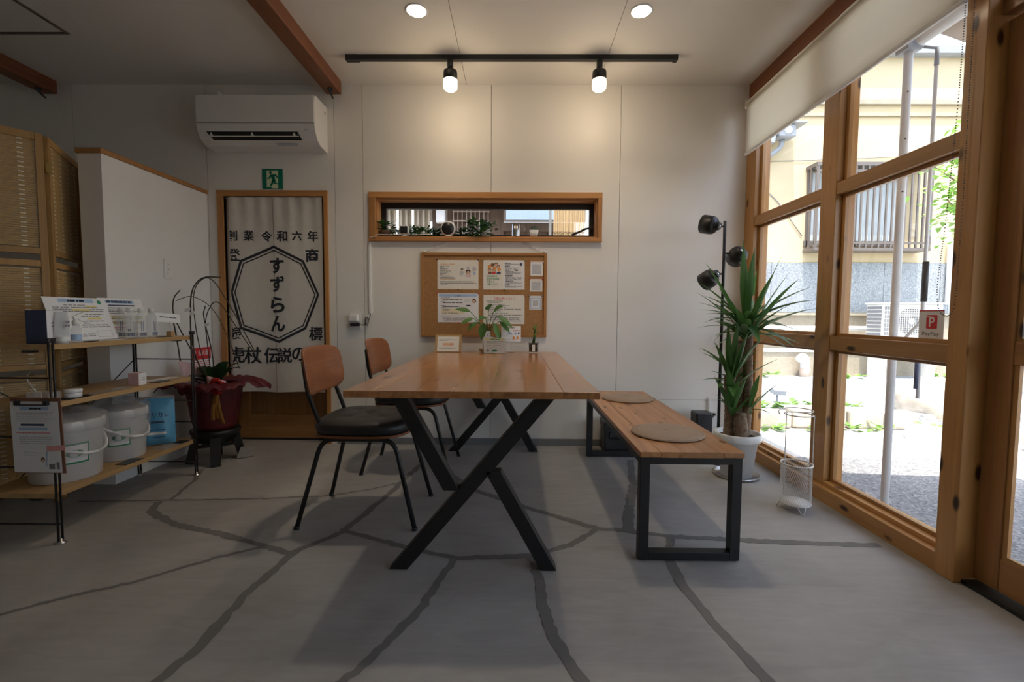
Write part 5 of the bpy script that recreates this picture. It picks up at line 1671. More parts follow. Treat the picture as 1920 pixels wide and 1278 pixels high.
tag(MB().obox((-2.0, 2.40, Z2 + .0004), (.06, 0, 0), (.01, .17, 0), (0, 0, .0012)).build('loose_sheet', 'paper'), 'loose white sheet at the plant end of the middle shelf', 'paper')
t = thing('tag_holder', 'clear box with a bent wire hook on the middle shelf', 'holder', (-2.0, 1.86, Z2))
MB().box(-2.02, -1.925, 1.84, 1.895, Z2, Z2 + .035).build('clear_box', 'pet', t, bev=.002)
MB().box(-1.985, -1.955, 1.838, 1.841, Z2 + .005, Z2 + .038).build('white_label', 'paper', t)
MB().tube(bend([(-1.985, 1.85, Z2 + .035), (-2.01, 1.845, Z2 + .07), (-2.02, 1.845, Z2 + .10), (-2.0, 1.845, Z2 + .122), (-1.98, 1.845, Z2 + .11)], .02), .0022, 6).build('wire_hook', 'chrome', t)

# --- bottom shelf: two buckets, a pouch
def bucket(c, r, h, lb):
    b = thing('bucket', lb, 'bucket', (c[0], c[1], Z3), 'white buckets on the bottom shelf')
    MB().lathe([(r * .84, 0), (r * .87, .004), (r * .94, h * .8), (r * .96, h * .82), (r * .97, h * .9), (0, h * .9)], (c[0], c[1], Z3), 40).build('bucket_body', 'bucket', b)
    MB().lathe([(r * .985, h * .83), (r, h * .835), (r, h * .97), (r * .985, h * .99), (r * .93, h), (r * .9, h * .985), (0, h * .985)], (c[0], c[1], Z3), 40).build('lid', 'bucket', b)
    k = 11
    lm, lg = MB(), MB()
    a0 = -.95 if r > .13 else -1.22
    for mb, f0, f1, zz0, zz1, off in ((lg, 0, 1, .30, .64, .0012), (lm, .06, .94, .33, .61, .0018)):
        def fn(a, b_):
            an = a0 + (f0 + (f1 - f0) * a) * .78
            z = h * (zz0 + (zz1 - zz0) * b_)
            rr_ = r * (.87 + .07 * (z / h) / .8) + off
            return V3((c[0] + rr_ * math.cos(an), c[1] + rr_ * math.sin(an), Z3 + z))
        mb.grid(fn, 12, 2)
    lb1 = lg.build('label_border', 'labelgreen', b)
    lb2 = lm.build('label', 'paper', b)
    ov = MB()
    pts = []
    for i in range(18):
        an = a0 + .39 + .24 * math.cos(2 * PI * i / 18); z = h * (.47 + .06 * math.sin(2 * PI * i / 18))
        rr_ = r * (.87 + .07 * (z / h) / .8) + .0026
        pts.append((c[0] + rr_ * math.cos(an), c[1] + rr_ * math.sin(an), Z3 + z))
    ov.add(pts, [tuple(range(18))]); ov.build('green_oval', 'labelgreen', lb2)
    hd = MB()
    hd.tube([(c[0] + r * 1.02 * math.sin(a) * .75 + r * .72 * math.sin(a) ** 2 * .35, c[1] + r * 1.02 * math.cos(a), Z3 + h * (.80 - .36 * math.sin(a))) for a in [PI * i / 20 for i in range(21)]], .0065, 8)
    hd.build('handle', 'white', b)
    # clear bag pulled over the lid
    R = random.Random(int(r * 1000))
    bgm = MB()

    def bf(a, b_):
        an = 2 * PI * a
        n = math.sin(an * 7 + 3 * b_) * .006 + math.sin(an * 13 + 9 * b_) * .004
        rr_ = (r * (1.035 - .03 * b_) if b_ < .6 else r * 1.017 * (1 - ((b_ - .6) / .4) ** 2 * .75)) + n
        zz = h * (.35 + 1.15 * b_ * .62) if b_ < .6 else h * (.778 + .33 * math.sin((b_ - .6) / .4 * PI / 2) ** .8) + abs(n) * 1.2
        zz = h * (.40 + .62 * (b_ / .6)) if b_ < .6 else h * 1.02 + (b_ - .6) / .4 * .045 + n
        return V3((c[0] + rr_ * math.cos(an), c[1] + rr_ * math.sin(an), Z3 + zz))
    bgm.grid(bf, 64, 16); bgm.build('plastic_bag', 'bag', b)
    return b


bucket((-2.012, 1.985), .138, .262, 'larger white lidded bucket behind the hanging clipboard')
bucket((-2.025, 2.27), .122, .252, 'smaller bagged white bucket next to the blue pouch')
t = thing('foil_pouch', 'light blue foil pouch standing on the bottom shelf', 'pouch', (-1.98, 2.475, Z3))
pu = V3((.115, .075, 0)).normalized(); pn = V3((pu.y, -pu.x, 0))
pc_ = V3((-1.988, 2.478, Z3 + .004))


def pouch(sgn):
    def fn(a, b):
        x = (a - .5) * .155
        e = (1 - (2 * a - 1) ** 4) * (1 - b ** 2.5) * (.25 + .75 * min(1, b * 8))
        return pc_ + pu * x + pn * (sgn * .03 * e + .004 * math.sin(a * 9 + b * 5) * e) + V3((0, 0, .262 * b))
    return fn


MB().grid(pouch(1), 16, 16).build('pouch_front', 'skyblue', t); MB().grid(pouch(-1), 16, 16).build('pouch_back', 'skyblue', t)
MB().obox(pc_ - pu * .0785 - pn * .0012 + V3((0, 0, .248)), pu * .157, pn * .0024, (0, 0, .02)).build('silver_seal', 'silver', t)


def onp(p):
    r = p - pc_
    a = r.dot(pu) / .155 + .5; b = r.z / .262
    return pouch(1)(a, b) + pn * .0022


m = MB(); text(m, 'クリカレ', pc_ + V3((0, 0, .168)), pu, UZ, 1, .02, fit=(.105, .03), fn=onp); m.build('lettering', 'navy', t)
m = MB()
for z, u0, u1, hh in ((.128, -.03, .03, .005), (.085, -.035, .035, .002), (.045, -.025, .03, .002)):
    m.add([onp(pc_ + pu * (u0 + (u1 - u0) * k / 6) + V3((0, 0, z + dz))) for dz in (-hh, hh) for k in range(7)], [(k, k + 1, k + 8, k + 7) for k in range(6)])
m.build('small_print', 'navy', t)
m = MB(); m.add([onp(pc_ + pu * (-.05 + .09 * k / 6) + V3((0, 0, .066 + dz))) for dz in (-.007, .007) for k in range(7)], [(k, k + 1, k + 8, k + 7) for k in range(6)]); m.build('pale_band', 'paper', t)
tag(MB().obox((-1.96, 2.40, Z3 + .0004), (.085, -.02, 0), (.012, .17, 0), (0, 0, .0015)).build('clear_sleeve', 'bag'), 'clear plastic sleeve under the blue pouch', 'sleeve')
tag(MB().box(-1.93, -1.872, 2.135, 2.235, Z3, Z3 + .003).build('black_tray', 'blackplastic', bev=.001), 'flat black tag plate in front of the smaller bucket', 'plate', 'flat black plates on the shelf')
tag(MB().box(-1.925, -1.872, 2.50, 2.56, Z3 + .0022, Z3 + .005).build('black_tray', 'blackplastic', bev=.001), 'flat black tag plate at the plant end of the bottom shelf', 'plate', 'flat black plates on the shelf')

# --- clipboard hanging on the shelf end
t = thing('clipboard', 'brown clipboard with printed sheets hanging from the shelf end', 'clipboard', (-1.91, 1.77, .45))
MB().obox((-2.012, 1.778, .298), (.205, 0, 0), (-.012, .004, .305), (0, .004, 0)).build('board', 'brownprint', t, bev=.002)
q = Sheet('printed_sheet', (-2.012, 1.7765, .302), (.193, 0, 0), (-.008, .003, .287), 'paper', t, .0008)
q.rect(.2, .88, .8, .925, 'blue', 'printed_band').rows([(.90, .4, .65)], 'ink', .010, 111).rows([(.84 - i * .028, .12, .9 - .1 * (i % 3)) for i in range(5)], 'lightgrey', .006, 112)
q.rect(.2, .66, .7, .69, 'navy', 'printed_band').rect(.15, .60, .75, .635, 'blue', 'printed_band').rows([(.56, .1, .8)], 'red', .005, 113).rows([(.5 - i * .03, .15, .85) for i in range(4)], 'lightgrey', .006, 114)
q.rect(.74, .05, .86, .12, 'grey', 'printed_block').rect(.90, .05, .96, .15, 'grey', 'printed_block')
for (mt, nm), (mb, l) in q.layers.items():
    mb.build(nm, mt, q.o)
q = Sheet('name_card', (-1.985, 1.7745, .33), (.11, 0, -.006), (.004, .001, .07), 'paper', t, .0008)
q.rows([(.8, .1, .8), (.65, .1, .5)], 'lightgrey', .02, 115).oval(.82, .42, .07, .14, 'ink', 'printed_hair').oval(.82, .38, .05, .10, 'skin', 'printed_face').rect(.94, .05, .98, .95, 'blue', 'printed_band')
for (mt, nm), (mb, l) in q.layers.items():
    mb.build(nm, mt, q.o)
MB().obox((-1.875, 1.7738, .388), (.075, 0, .006), (0, 0, .022), (0, .0008, 0)).build('sticky_note', 'pink', t)
m = MB(); m.tube(bend([(-1.985, 1.772, .60), (-1.985, 1.768, .577), (-1.868, 1.768, .577), (-1.868, 1.772, .60)], .006), .003, 6)
for x in (-1.985, -1.868):
    m.box(x - .008, x + .008, 1.767, 1.78, .575, .592)
m.build('clip', 'black', t)

# ================================================================== WRAPPED ORCHID ON ITS STAND
OX, OY = -1.925, 2.865
t = thing('plant_stand', 'black wooden plant stand with splayed legs under the wrapped pot', 'stand', (OX, OY, 0))
MB().lathe([(.10, .13), (.135, .185), (.14, .19), (.14, .208), (.134, .212)], (OX, OY, 0), 28).build('seat', 'black', t)
for k in range(4):
    a = k * PI / 2 + .55
    d = V3((math.cos(a), math.sin(a), 0))
    m = MB(); m.bar(V3((OX, OY, .188)) + d * .10, V3((OX, OY, .003)) + d * .145, .055, .045, up=d)
    m.build('leg', 'black', t)
m = MB()
for k in range(2):
    a = k * PI / 2 + .55; d = V3((math.cos(a), math.sin(a), 0))
    m.bar(V3((OX, OY, .10)) - d * .1, V3((OX, OY, .10)) + d * .1, .02, .02)
m.build('cross_rail', 'black', t)
t = thing('wrapped_orchid', 'faded orchid in a pot wrapped in dark red fabric with a ribbon bow', 'plant', (OX, OY, .213))


def wrapf(a, b):
    an = 2 * PI * a
    z = .214 + .29 * b
    r = .112 + .045 * b ** .7 + .006 * math.sin(an * 9 + 2 * b) * b
    return V3((OX + r * math.cos(an), OY + r * math.sin(an), z))


def skirtf(a, b):
    an = 2 * PI * a
    w = math.sin(an * 4 + .6) * .5 + math.sin(an * 7) * .4 + math.sin(an * 15 + 1) * .15
    r = .155 + (.13 + .06 * w) * b
    z = .495 + .045 * math.sin(b * 2.0) - (.05 + .06 * w) * b ** 2 + .03 * w * b + .012 * math.sin(an * 23) * b
    yy = OY + r * math.sin(an) * .95
    return V3((max(-2.185, OX + r * math.cos(an)) if yy > 2.40 else OX + r * math.cos(an), min(3.2, max(yy, 2.622)), z))


MB().grid(wrapf, 64, 12).build('wrapped_pot', 'wrap', t, solid=.002)
MB().grid(skirtf, 96, 10).build('fabric_skirt', 'wrap', t, solid=.0015)
MB().lathe([(0, .47), (.13, .475)], (OX, OY, 0), 28).build('moss', 'soil', t)
m = MB()
bc = V3((OX + .10, OY - .115, .50))
for k in range(11):
    a = k * 2 * PI / 11 + .2
    d = V3((math.cos(a) * .62, -.25 - .1 * math.sin(k), math.sin(a))).normalized()
    s_ = V3((-.4 * math.sin(a), -.75, .4 * math.cos(a))).normalized()
    l = .055
    P = [bc, bc + d * l * .6 + s_ * .02, bc + d * l + s_ * .004, bc + d * l * .6 - s_ * .02]
    w = d.cross(s_).normalized() * .013
    m.add([q + w for q in P] + [q - w for q in P], [(i, (i + 1) % 4, 4 + (i + 1) % 4, 4 + i) for i in range(4)], True)
m.build('bow', 'ribbon', t, solid=.0008)
m = MB()
for k, (dx, l, mt) in enumerate(((.0, .19, 0), (.035, .22, 0), (-.03, .20, 0))):
    m.grid(lambda a, b: bc + V3((dx * b + (a - .5) * .024, -.012 - .016 * math.sin(b * 3), -.01 - l * b)), 2, 8)
m.build('ribbon_tail', 'gold', t, solid=.0006)
m = MB(); m.grid(lambda a, b: V3((OX - .13 + .05 * a, OY - .09 + .16 * a, .49 + .16 * b * (1 - .3 * a))) + V3((-.03 * b, 0, 0)), 6, 4); m.build('inner_paper', 'petal', t, solid=.0008)
m = MB(); m.grid(lambda a, b: V3((OX + .04 + .10 * a, OY - .13 + .03 * a, .49 + .075 * b * (1 - .5 * a))), 5, 3)
m.build('inner_paper', 'petal', t, solid=.0008)
lv = MB()
for (dx, dy, dz, w) in ((.17, -.12, .13, .075), (.10, -.17, .10, .07), (-.12, -.17, -.02, .08), (-.05, -.19, .02, .075), (.14, .06, .10, .07), (-.15, .05, .07, .07), (.21, -.05, .08, .06)):
    blade(lv, (OX + dx * .1, OY + dy * .1, .49), (OX + dx, OY + dy, .52 + dz), w, sag=.08, fold=.3, n=9, wbase=.5)
lv.build('leaves', 'leafdark', t)
stm = MB()
def stalk(pts, r=.0042):
    stm.tube(bend([V3(p) for p in pts], .12, 7), r, 6)
stalk([(OX - .03, OY - .02, .48), (OX - .10, OY - .06, .75), (OX - .10, OY - .05, 1.08), (OX - .02, OY - .06, 1.17), (OX + .10, OY - .06, 1.165)])
stalk([(OX - .02, OY - .0, .48), (OX - .085, OY - .03, .80), (OX - .095, OY - .04, 1.10), (OX + .03, OY - .06, 1.19), (OX + .15, OY - .06, 1.0), (OX + .30, OY - .07, .72)], .003)
stalk([(OX + .0, OY - .02, .48), (OX + .0, OY - .05, .72), (OX - .01, OY - .06, .92), (OX + .07, OY - .06, 1.05), (OX + .2, OY - .07, .85), (OX + .345, OY - .08, .645)], .003)
stalk([(OX + .02, OY - .03, .48), (OX + .03, OY - .05, .70), (OX - .02, OY - .06, .93), (OX + .0, OY - .06, .99)], .0036)
stalk([(OX - .04, OY - .03, .48), (OX - .17, OY - .05, .58), (OX - .185, OY - .06, .78), (OX - .21, OY - .06, .93)], .004)
stalk([(OX - .03, OY + .01, .48), (OX - .14, OY - .03, .75), (OX - .215, OY - .05, .93), (OX - .20, OY - .06, 1.04), (OX - .155, OY - .06, 1.085)], .0036)
stalk([(OX - .19, OY - .05, 1.02), (OX - .08, OY - .06, 1.06), (OX + .06, OY - .06, .97), (OX + .16, OY - .06, .73), (OX + .2, OY - .06, .60)], .0022)
stm.build('dry_stems', 'stem', t)
m = MB()
for (x, z) in ((-.10, .93), (-.01, .86), (-.13, .95)):
    m.obox((OX + x, OY - .065, z), (.03, 0, .008), (0, .008, 0), (.004, 0, .02))
m.build('stem_clip', 'paper', t)
tag(MB().obox((OX + .115, OY + .02, .006), (.075, .05, .0), (.03, .0, .075), (-.004, .006, 0)).build('plastic_packet', 'silver'), 'crumpled silver plastic packet leaning behind the plant stand', 'packet')

# ================================================================== OUTSIDE, beyond the window wall
GZ = -.03
o = struct(MB().box(1.70, 14, -8, 3.13, GZ - .1, GZ).build('ground', 'asphalt'), 'grey washed-aggregate paving outside the windows')
struct(MB().box(1.70, 14, 3.13, 4.02, GZ - .1, GZ - .002).build('ground_apron', 'apron'), 'pale concrete apron outside')
struct(MB().box(1.74, 14, 4.02, 6.86, GZ - .1, .085).build('gravel_bed', 'gravel'), 'white gravel bed in front of the cream building')
R = random.Random(4)
x = 1.80
k = 0
while x < 3.40:
    w = R.uniform(.26, .5)
    h = R.uniform(.12, .17)
    v = MB(); v.box(x + .006, x + w - .006, 3.94 + R.uniform(-.015, .015), 4.11, GZ, GZ + h + .02)
    tag(v.build('kerb_stone', 'stone', bev=.022, seg=2), 'rough pale kerb stone edging the gravel bed', 'stone', 'kerb stones edging the gravel bed')
    x += w


def rock(c, r, seed, name='boulder', lab=None):
    bm = bmesh.new(); bmesh.ops.create_icosphere(bm, subdivisions=3, radius=1)
    R = random.Random(seed)
    ph = [R.uniform(0, 6) for _ in range(6)]
    for v in bm.verts:
        p = v.co
        n = 1 + .16 * math.sin(p.x * 3 + ph[0]) * math.cos(p.y * 2.5 + ph[1]) + .10 * math.sin(p.z * 5 + ph[2] + p.x * 3) + .05 * math.sin(p.y * 9 + ph[3])
        q = p * n
        v.co = V3((q.x * r[0], q.y * r[1], max(q.z, -.55) * r[2]))
    me = bpy.data.meshes.new(name); bm.to_mesh(me); bm.free()
    me.materials.append(M['stone']); me.polygons.foreach_set('use_smooth', [True] * len(me.polygons))
    ob = bpy.data.objects.new(name, me); COL.objects.link(ob); ob.location = c
    return tag(ob, lab, 'rock')


rock((3.80, 4.22, GZ + .17), (.26, .2, .27), 3, lab='large pale rounded boulder at the end of the kerb stones')
rock((4.45, 4.40, GZ + .10), (.3, .22, .18), 8, lab='low pale rock behind the large boulder')
tag(MB().lathe([(.13, 0), (.13, .085), (.12, .1), (0, .104)], (3.28, 3.62, GZ - .002), 28).build('drain_cap', 'pvc'), 'round pale drain cap standing in the apron', 'drain cap')


def weeds(c, n, spread, lab, l=.07):
    m = MB(); tuft(m, c, n, spread, .05, l, l * .6, R)
    tag(m.build('weed', 'weed'), lab, 'plant', 'weeds outside the windows')


for i, (x, y, z) in enumerate(((2.2, 3.86, GZ), (2.55, 3.86, GZ), (2.85, 3.86, GZ), (3.12, 3.86, GZ), (3.52, 3.86, GZ))):
    weeds((x, y, z), 14, (.07, .03), 'low green weed growing at the foot of the kerb stones')
for i, (x, y) in enumerate(((2.25, 4.24), (2.55, 4.24), (2.83, 4.24), (3.12, 4.24))):
    weeds((x, y, .085), 26, (.09, .04), 'spreading green weed on the gravel behind the kerb', .085)
for i, (x, y) in enumerate(((3.65, 6.45), (4.36, 6.42), (4.72, 6.36), (6.0, 6.45), (6.35, 6.45), (6.7, 6.45))):
    weeds((x, y, .085), 16, (.11, .04), 'green weed at the foot of the cream building', .09)
t = thing('garden_spotlight', 'small grey solar garden spotlight in the gravel', 'light', (2.62, 4.55, .085))
MB().tube([(2.62, 4.55, .07), (2.62, 4.55, .16)], .012, 8).build('stake', 'roof', t)
MB().obox((2.56, 4.50, .165), (.13, .02, -.01), (-.01, .07, .02), (0, -.02, .05)).build('lamp_head', 'roof', t, bev=.006)
# --- the shade awning on its poles
t = thing('awning', 'tan shade awning on white tension poles outside', 'awning', (1.872, 2.27, GZ))
MB().lathe([(.018, 0), (.018, 2.75)], (1.872, 2.275, GZ), 18).build('pole', 'pole', t)
MB().lathe([(.022, 0), (.022, 2.75)], (1.872, -.9, GZ), 18).build('pole', 'pole', t)
MB().lathe([(.0195, 0), (.0195, .04)], (1.872, 2.275, 1.66), 18).build('pole_band', 'black', t)
MB().box(1.835, 1.915, 2.235, 2.315, 2.21, 2.275).build('clamp', 'roof', t, bev=.01)
MB().lathe([(.008, 0), (.008, 1.65)], (1.955, 2.215, .55), 12).build('brace_pole', 'pole', t)
MB().tube([(1.90, 2.26, 2.235), (1.955, 2.215, 2.2), (1.955, 2.215, 2.12)], .010, 8).build('brace_joint', 'roof', t)
MB().lathe([(.013, 0), (.013, .19)], (1.957, 2.213, 1.02), 12).build('grip', 'black', t)
MB().tube([(1.957, 2.213, 1.02), (1.95, 2.22, .92), (1.885, 2.265, .80)], .007, 8).build('crank_arm', 'pole', t)
MB().tube([(1.93, 2.20, .60), (1.93, 2.20, .76)], .009, 8).build('crank_grip', 'navy', t)
hl_ = MB()
for z in (1.55, 1.80, 2.02):
    hl_.lathe([(0, .0), (.004, 0)], (1.872 - .010, 2.275 - .0205, z), 8, axis=(-.43, -.9, 0))
hl_.build('peg_hole', 'black', t)
MB().lathe([(.03, 0), (.03, 3.1)], (1.885, -.88, 2.245), 16, axis=(0, 1, 0)).build('roller', 'pole', t)
MB().grid(lambda a, b: V3((1.895 + 1.05 * a, -.8 + 2.98 * b, 2.255 - .26 * a - .03 * math.sin(a * PI))), 10, 12).build('awning_cloth', 'tarp', t, solid=.002)
MB().tube([(2.945, -.8, 1.99), (2.945, 2.18, 1.99)], .014, 8).build('front_bar', 'pole', t)

# --- cream building across the yard
FY = 6.80
bl = thing('cream_building', 'cream stucco building with grey granite base and a barred bay window', 'building', (5.5, FY, 0))
MB().box(2.2, 13, FY, FY + 4, 1.74, 4.66).build('upper_wall', 'cream', bl)
MB().box(2.2, 13, FY + .02, FY + 4, .0, 1.74).build('base_wall', 'found', bl)
for z0, z1, d in ((3.99, 4.05, .05), (3.83, 3.88, .035)):
    MB().box(2.18, 13.02, FY - d, FY, z0, z1).build('ledge', 'creamtrim', bl)
MB().box(2.1, 13.1, FY - .12, FY + 4.1, 4.66, 4.76).build('roof_edge', 'roof', bl)
gx = [2.2, 2.95, 3.75, 4.55, 5.40, 6.22, 6.35, 7.2, 8.05, 9, 10, 11]
for i in range(len(gx) - 1):
    MB().box(gx[i] + .003, gx[i + 1] - .003, FY - .018, FY + .02, 1.005, 1.735).build('granite_panel', 'granite', bl)
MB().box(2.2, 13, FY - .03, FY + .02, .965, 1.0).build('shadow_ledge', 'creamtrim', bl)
for k in range(4):
    MB().box(4.50 + k * .085, 4.55 + k * .085, FY - .025, FY + .021, .86, .955).build('vent_slot', 'alu', bl)
MB().box(2.2, 13, FY - .17, FY + .02, .0, .43).build('plinth', 'found', bl)
MB().box(2.2, 13, FY - .19, FY + .02, .43, .475).build('plinth_cap', 'apron', bl)
m = MB().lathe([(.035, 0), (.035, 3.2)], (2.4, FY - .07, .775), 12, axis=(1, 0, 0)); m.build('water_pipe', 'pole', bl)
m = MB().lathe([(.03, 0), (.03, .95)], (6.30, FY - .06, 1.13), 12); m.build('downpipe', 'pole', bl)
# bay window with bars
BX0, BX1, BZ0, BZ1, BD = 4.20, 5.84, 1.92, 3.06, .26
MB().box(BX0, BX1, FY - BD, FY, BZ0 - .04, BZ0).build('bay_floor', 'alu', bl)
MB().box(BX0, BX1, FY - BD, FY, BZ1, BZ1 + .05).build('bay_roof', 'alu', bl)
MB().box(BX0 + .06, BX1 - .25, FY - .02, FY + .01, BZ0 + .1, BZ1 - .03).build('bay_glass', 'winglass', bl)
fr = MB()
for x in (BX0 + .05, (BX0 + BX1) / 2 - .1, BX1 - .25):
    fr.box(x - .025, x + .025, FY - .035, FY, BZ0 + .05, BZ1)
fr.box(BX0, BX1 - .2, FY - .035, FY, BZ0 + .05, BZ0 + .13)
fr.build('bay_frame', 'alu', bl)
for k in range(19):
    x = BX0 + .03 + k * (BX1 - BX0 - .06) / 18
    MB().box(x - .011, x + .011, FY - BD + .004, FY - BD + .024, BZ0, BZ1).build('bar', 'alu', bl)
for z in (BZ0 + .07, BZ1 - .07):
    MB().box(BX0, BX1, FY - BD + .006, FY - BD + .022, z - .016, z + .016).build('bar_rail', 'alu', bl)
for y in (FY - BD + .02, FY - .12):
    for x in (BX0 + .012, BX1 - .012):
        MB().box(x - .012, x + .012, y - .012, y + .012, BZ0, BZ1).build('corner_post', 'alu', bl)
m = MB(); m.tube([(3.55, FY - .01, 2.85), (3.8, FY - .012, 2.62), (4.18, FY - .012, 2.12)], .006, 5); m.tube([(2.5, FY - .012, 3.16), (4.6, FY - .012, 3.22), (7.5, FY - .012, 3.35)], .005, 5)
m.build('wall_cable', 'grey', bl)
t = thing('security_light', 'grey security floodlight on a bent arm on the cream wall', 'light', (3.62, FY, 3.2))
MB().tube(bend([(3.45, FY - .01, 3.10), (3.62, FY - .12, 3.25), (3.74, FY - .16, 3.34), (3.75, FY - .16, 3.45)], .06), .035, 10).build('arm', 'roof', t)
MB().obox((3.64, FY - .30, 3.44), (.24, 0, 0), (0, .2, .0), (-.02, 0, .17)).build('housing', 'roof', t, bev=.02)
MB().obox((3.58, FY - .34, 3.615), (.42, 0, .0), (0, .3, 0), (0, 0, .02)).build('hood', 'roof', t)
MB().lathe([(0, 0), (.05, 0), (.055, .02)], (3.755, FY - .315, 3.525), 16, axis=(0, 1, 0)).build('lens', 'white', t)
MB().obox((3.46, FY - .28, 3.36), (.13, 0, 0), (0, .18, 0), (.03, 0, .2)).build('second_lamp', 'roof', t, bev=.01)
t = thing('outdoor_unit', 'pale outdoor air conditioner unit against the granite base', 'air conditioner', (5.35, 6.3, .48))
MB().box(4.97, 5.77, 6.22, 6.52, .655, 1.12).build('casing', 'acout', t, bev=.01)
MB().box(5.0, 5.08, 6.26, 6.5, .085, .655).build('bracket', 'acout', t); MB().box(5.66, 5.74, 6.26, 6.5, .085, .655).build('bracket', 'acout', t)
MB().box(4.95, 5.79, 6.2, 6.54, 1.12, 1.14).build('top_cover', 'acout', t, bev=.004)
MB().lathe([(0, 0), (.185, 0), (.185, .003)], (5.34, 6.2145, .885), 32, axis=(0, 1, 0)).build('fan_opening', 'grey', t)
m = MB()
for k in range(15):
    z = .70 + k * .0275
    m.box(5.12, 5.56, 6.207, 6.213, z - .003, z + .003)
for k in range(15):
    x = 5.13 + k * .03
    m.box(x - .002, x + .002, 6.208, 6.214, .695, 1.09)
m.build('fan_guard', 'acout', t)
MB().lathe([(0, -.006), (.04, -.006), (.04, 0)], (5.34, 6.208, .885), 20, axis=(0, 1, 0)).build('fan_hub', 'paper', t)
m = MB()
for k in range(8):
    m.box(4.964, 4.968, 6.25, 6.50, .69 + k * .052, .725 + k * .052)
m.build('coil_slot', 'grey', t)
m = MB()
for k in range(7):
    for j in range(3):
        m.box(4.985 + j * .034, 5.012 + j * .034, 6.2165, 6.2195, .70 + k * .057, .745 + k * .057)
m.build('side_grille', 'grey', t)
t = thing('vent_pipe', 'grey elbow vent pipe standing at the plinth', 'pipe', (4.13, 6.52, .085))
MB().tube(bend([(4.14, 6.53, .08), (4.14, 6.53, .33), (4.08, 6.50, .37), (4.03, 6.48, .33)], .08, 6), .062, 14).build('elbow', 'pvc', t)
MB().lathe([(.066, 0), (.066, .13)], (4.14, 6.53, .085), 18).build('collar', 'tarp', t)

# --- maple and shrubs to the right
t = thing('maple_tree', 'light green leafy maple tree in the gravel bed', 'tree', (5.35, 5.2, .08))
m = MB()
m.tube([(5.35, 5.2, .05), (5.30, 5.18, .8), (5.38, 5.15, 1.6), (5.30, 5.1, 2.5), (5.25, 5.1, 3.1)], [.06, .05, .045, .035, .02], 10)
RT = random.Random(21)
ends = []
for (a, b) in (((5.36, 5.16, 1.5), (4.55, 4.95, 2.2)), ((5.33, 5.12, 1.9), (4.45, 5.0, 2.55)), ((5.30, 5.1, 2.4), (4.8, 4.8, 2.95)), ((5.36, 5.15, 1.6), (6.0, 5.0, 2.4)), ((5.3, 5.1, 2.5), (5.9, 5.2, 3.2)), ((5.3, 5.1, 2.2), (5.3, 4.5, 2.8)), ((5.34, 5.17, 1.2), (5.8, 4.7, 1.8)), ((5.36, 5.16, 1.4), (5.1, 4.6, 1.9))):
    a, b = V3(a), V3(b)
    m.tube([a, a + (b - a) * .5 + V3((0, 0, .1)), b], [.02, .013, .005], 6)
    for q in range(5):
        ends.append(a + (b - a) * (.45 + .14 * q) + V3((RT.uniform(-.1, .1), RT.uniform(-.1, .1), RT.uniform(-.08, .12))))
m.build('trunk', 'trunk', t)
lv = MB()
for e in ends:
    for i in range(46):
        d = V3((RT.gauss(0, 1), RT.gauss(0, 1), RT.gauss(0, .5))).normalized()
        p = e + V3((RT.gauss(0, .13), RT.gauss(0, .13), RT.gauss(0, .07)))
        leaf(lv, p, V3((d.x, d.y, -.25 + .4 * d.z)), V3((RT.uniform(-.4, .4), RT.uniform(-.4, .4), 1)), RT.uniform(.06, .10), RT.uniform(.035, .06), 4)
lv.build('leaves', 'treeleaf', t)['kind'] = 'stuff'
for (x, y, s_, lab) in ((4.35, 3.05, .55, 'green leafy shrub growing beside the entrance paving'), (5.75, 3.5, .5, 'green leafy shrub growing behind the entrance shrub')):
    t = thing('shrub', lab, 'plant', (x, y, GZ), 'shrubs by the entrance')
    m, lv = MB(), MB()
    for i in range(9):
        a = i * 2.4
        e = V3((x + s_ * .5 * math.cos(a) * RT.uniform(.4, 1), y + s_ * .5 * math.sin(a) * RT.uniform(.4, 1), GZ + s_ * RT.uniform(1.2, 3.4)))
        m.tube([(x, y, GZ), (x + (e.x - x) * .4, y + (e.y - y) * .4, GZ + (e.z - GZ) * .6), e], [.014, .01, .004], 6)
        for q in range(70):
            p = e + V3((RT.gauss(0, .15), RT.gauss(0, .15), RT.gauss(-.12, .2)))
            p.z = max(p.z, .1)
            d = V3((RT.gauss(0, 1), RT.gauss(0, 1), RT.gauss(0, .6)))
            leaf(lv, p, d, V3((RT.uniform(-.4, .4), RT.uniform(-.4, .4), 1)), RT.uniform(.05, .09), RT.uniform(.03, .05), 4)
    m.build('stems', 'trunk', t); lv.build('leaves', 'treeleaf', t)['kind'] = 'stuff'
rock((3.9, 3.2, GZ + .08), (.2, .16, .15), 12, lab='rough low rock beside the entrance shrub')

# ================================================================== BEHIND THE HIGH WINDOW
struct(MB().box(-9, 1.74, 3.55, 9, GZ - .1, GZ).build('ground_back', 'apron'), 'concrete yard behind the back wall')
nb = thing('neighbour_house', 'brown timber house wall close behind the high window', 'building', (-.5, 5.0, 0))
MB().box(-.92, -.80, 5.0, 5.2, 0, 2.14).build('timber_panel', 'brownwood', nb)
MB().box(-.76, -.15, 5.03, 5.2, 0, 2.14).build('timber_panel', 'brownwood', nb)
MB().box(-.17, .6, 5.12, 5.2, 0, 1.96).build('timber_panel', 'brownwood', nb)
MB().box(-3.2, 1.3, 4.85, 5.9, 2.13, 2.22).build('eave', 'brownwood', nb)
for i in range(5):
    MB().box(-.14 + i * .16, .015 + i * .16, 5.09, 5.12, 0, 1.86).build('board', 'brownwood', nb)
MB().box(-.17, .62, 5.02, 5.14, 1.86, 1.95).build('ledge_board', 'brownwood', nb)
m = MB()
for i in range(9):
    x = -.69 + i * .047
    m.box(x - .004, x + .004, 5.0, 5.03, 1.55, 2.13)
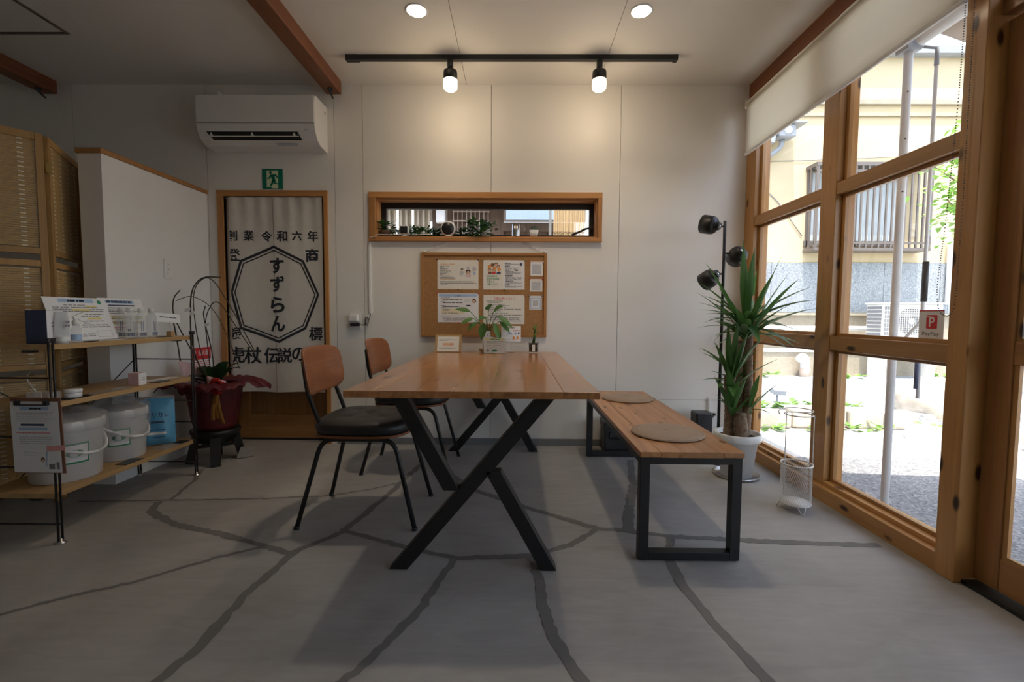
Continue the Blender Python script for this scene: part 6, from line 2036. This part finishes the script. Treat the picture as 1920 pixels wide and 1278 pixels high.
for z in (1.70, 1.83, 1.96, 2.06):
    m.box(-.70, -.30, 4.995, 5.025, z - .005, z + .005)
m.build('lattice', 'tarp', nb)
MB().box(-.868, -.772, 4.92, 5.0, 1.925, 2.075).build('lamp_box', 'white', nb, bev=.01)
MB().box(-.245, -.17, 5.2, 5.23, 1.0, 2.13).build('pale_wall_strip', 'cream', nb)
MB().box(-3.2, 2.0, 8.0, 8.2, 0, 2.6).build('far_wall', 'curtain', nb)
t = thing('corrugated_fence', 'beige corrugated metal fence panels behind the high window', 'fence', (-1.5, 4.98, 0))
for i in range(9):
    x0 = -2.6 + i * .185

    def cf(a, b, x0=x0):
        return V3((x0 + .182 * a, 4.98 + .02 * (1 if (a * 2.999) % 1 < .5 else -1), 0 + 2.12 * b))
    MB().grid(cf, 18, 1, smooth=False).build('fence_sheet', 'corr', t)
for x in (-1.18, -1.03):
    MB().lathe([(.011, 0), (.011, 2.2)], (x, 4.55, 0), 10).build('white_pole', 'pole', t)
tag(MB().box(-.115, .385, 4.835, 4.85, 1.94, 2.15).build('blue_sheet', 'bluesheet'), 'pale blue panel seen beyond the brown boards', 'panel')
t = thing('reed_screen', 'hanging dry reed screen outside the high window', 'screen', (.45, 4.2, 1.2))
m = MB()
Rr = random.Random(9)
for i in range(46):
    x = .335 + i * .0062
    m.tube([(x, 4.2 + Rr.uniform(-.003, .003), GZ), (x + Rr.uniform(-.002, .002), 4.2 + Rr.uniform(-.003, .003), 2.02)], .0024, 5)
m.build('reeds', 'reed', t)['kind'] = 'stuff'
for z in (1.4, 1.7, 1.95):
    MB().tube([(.33, 4.195, z), (.625, 4.195, z)], .0015, 5).build('binding', 'stem', t)
MB().lathe([(.012, 0), (.012, .32)], (.32, 4.2, 2.02), 8, axis=(1, 0, 0)).build('top_rail', 'reed', t)
m = MB(); m.grid(lambda a, b: V3((.615 + .14 * a, 4.15 + .012 * math.sin(a * 14), GZ + 2.08 * b)), 20, 2)
tag(m.build('hung_sheet', 'curtain', solid=.002), 'pale grey cloth hanging beside the reed screen', 'cloth')
t = thing('laundry_pole', 'steel laundry pole hung outside the high window', 'pole', (-.3, 4.3, 2.1))
MB().lathe([(.009, 0), (.009, 1.75)], (-1.4, 4.3, 2.005), 10, axis=(1, 0, 0)).build('pole', 'chrome', t)
for x in (-1.39, .31):
    MB().box(x - .012, x + .012, 4.312, 4.336, GZ, 2.04).build('pole_stand', 'metal', t)
    MB().box(x - .008, x + .008, 4.296, 4.32, 1.985, 2.0).build('pole_hook', 'metal', t)
for x in (-1.08, -.46, -.08):
    MB().box(x - .008, x + .008, 4.292, 4.308, 1.95, 2.03).build('hanger_clip', 'metal', t)
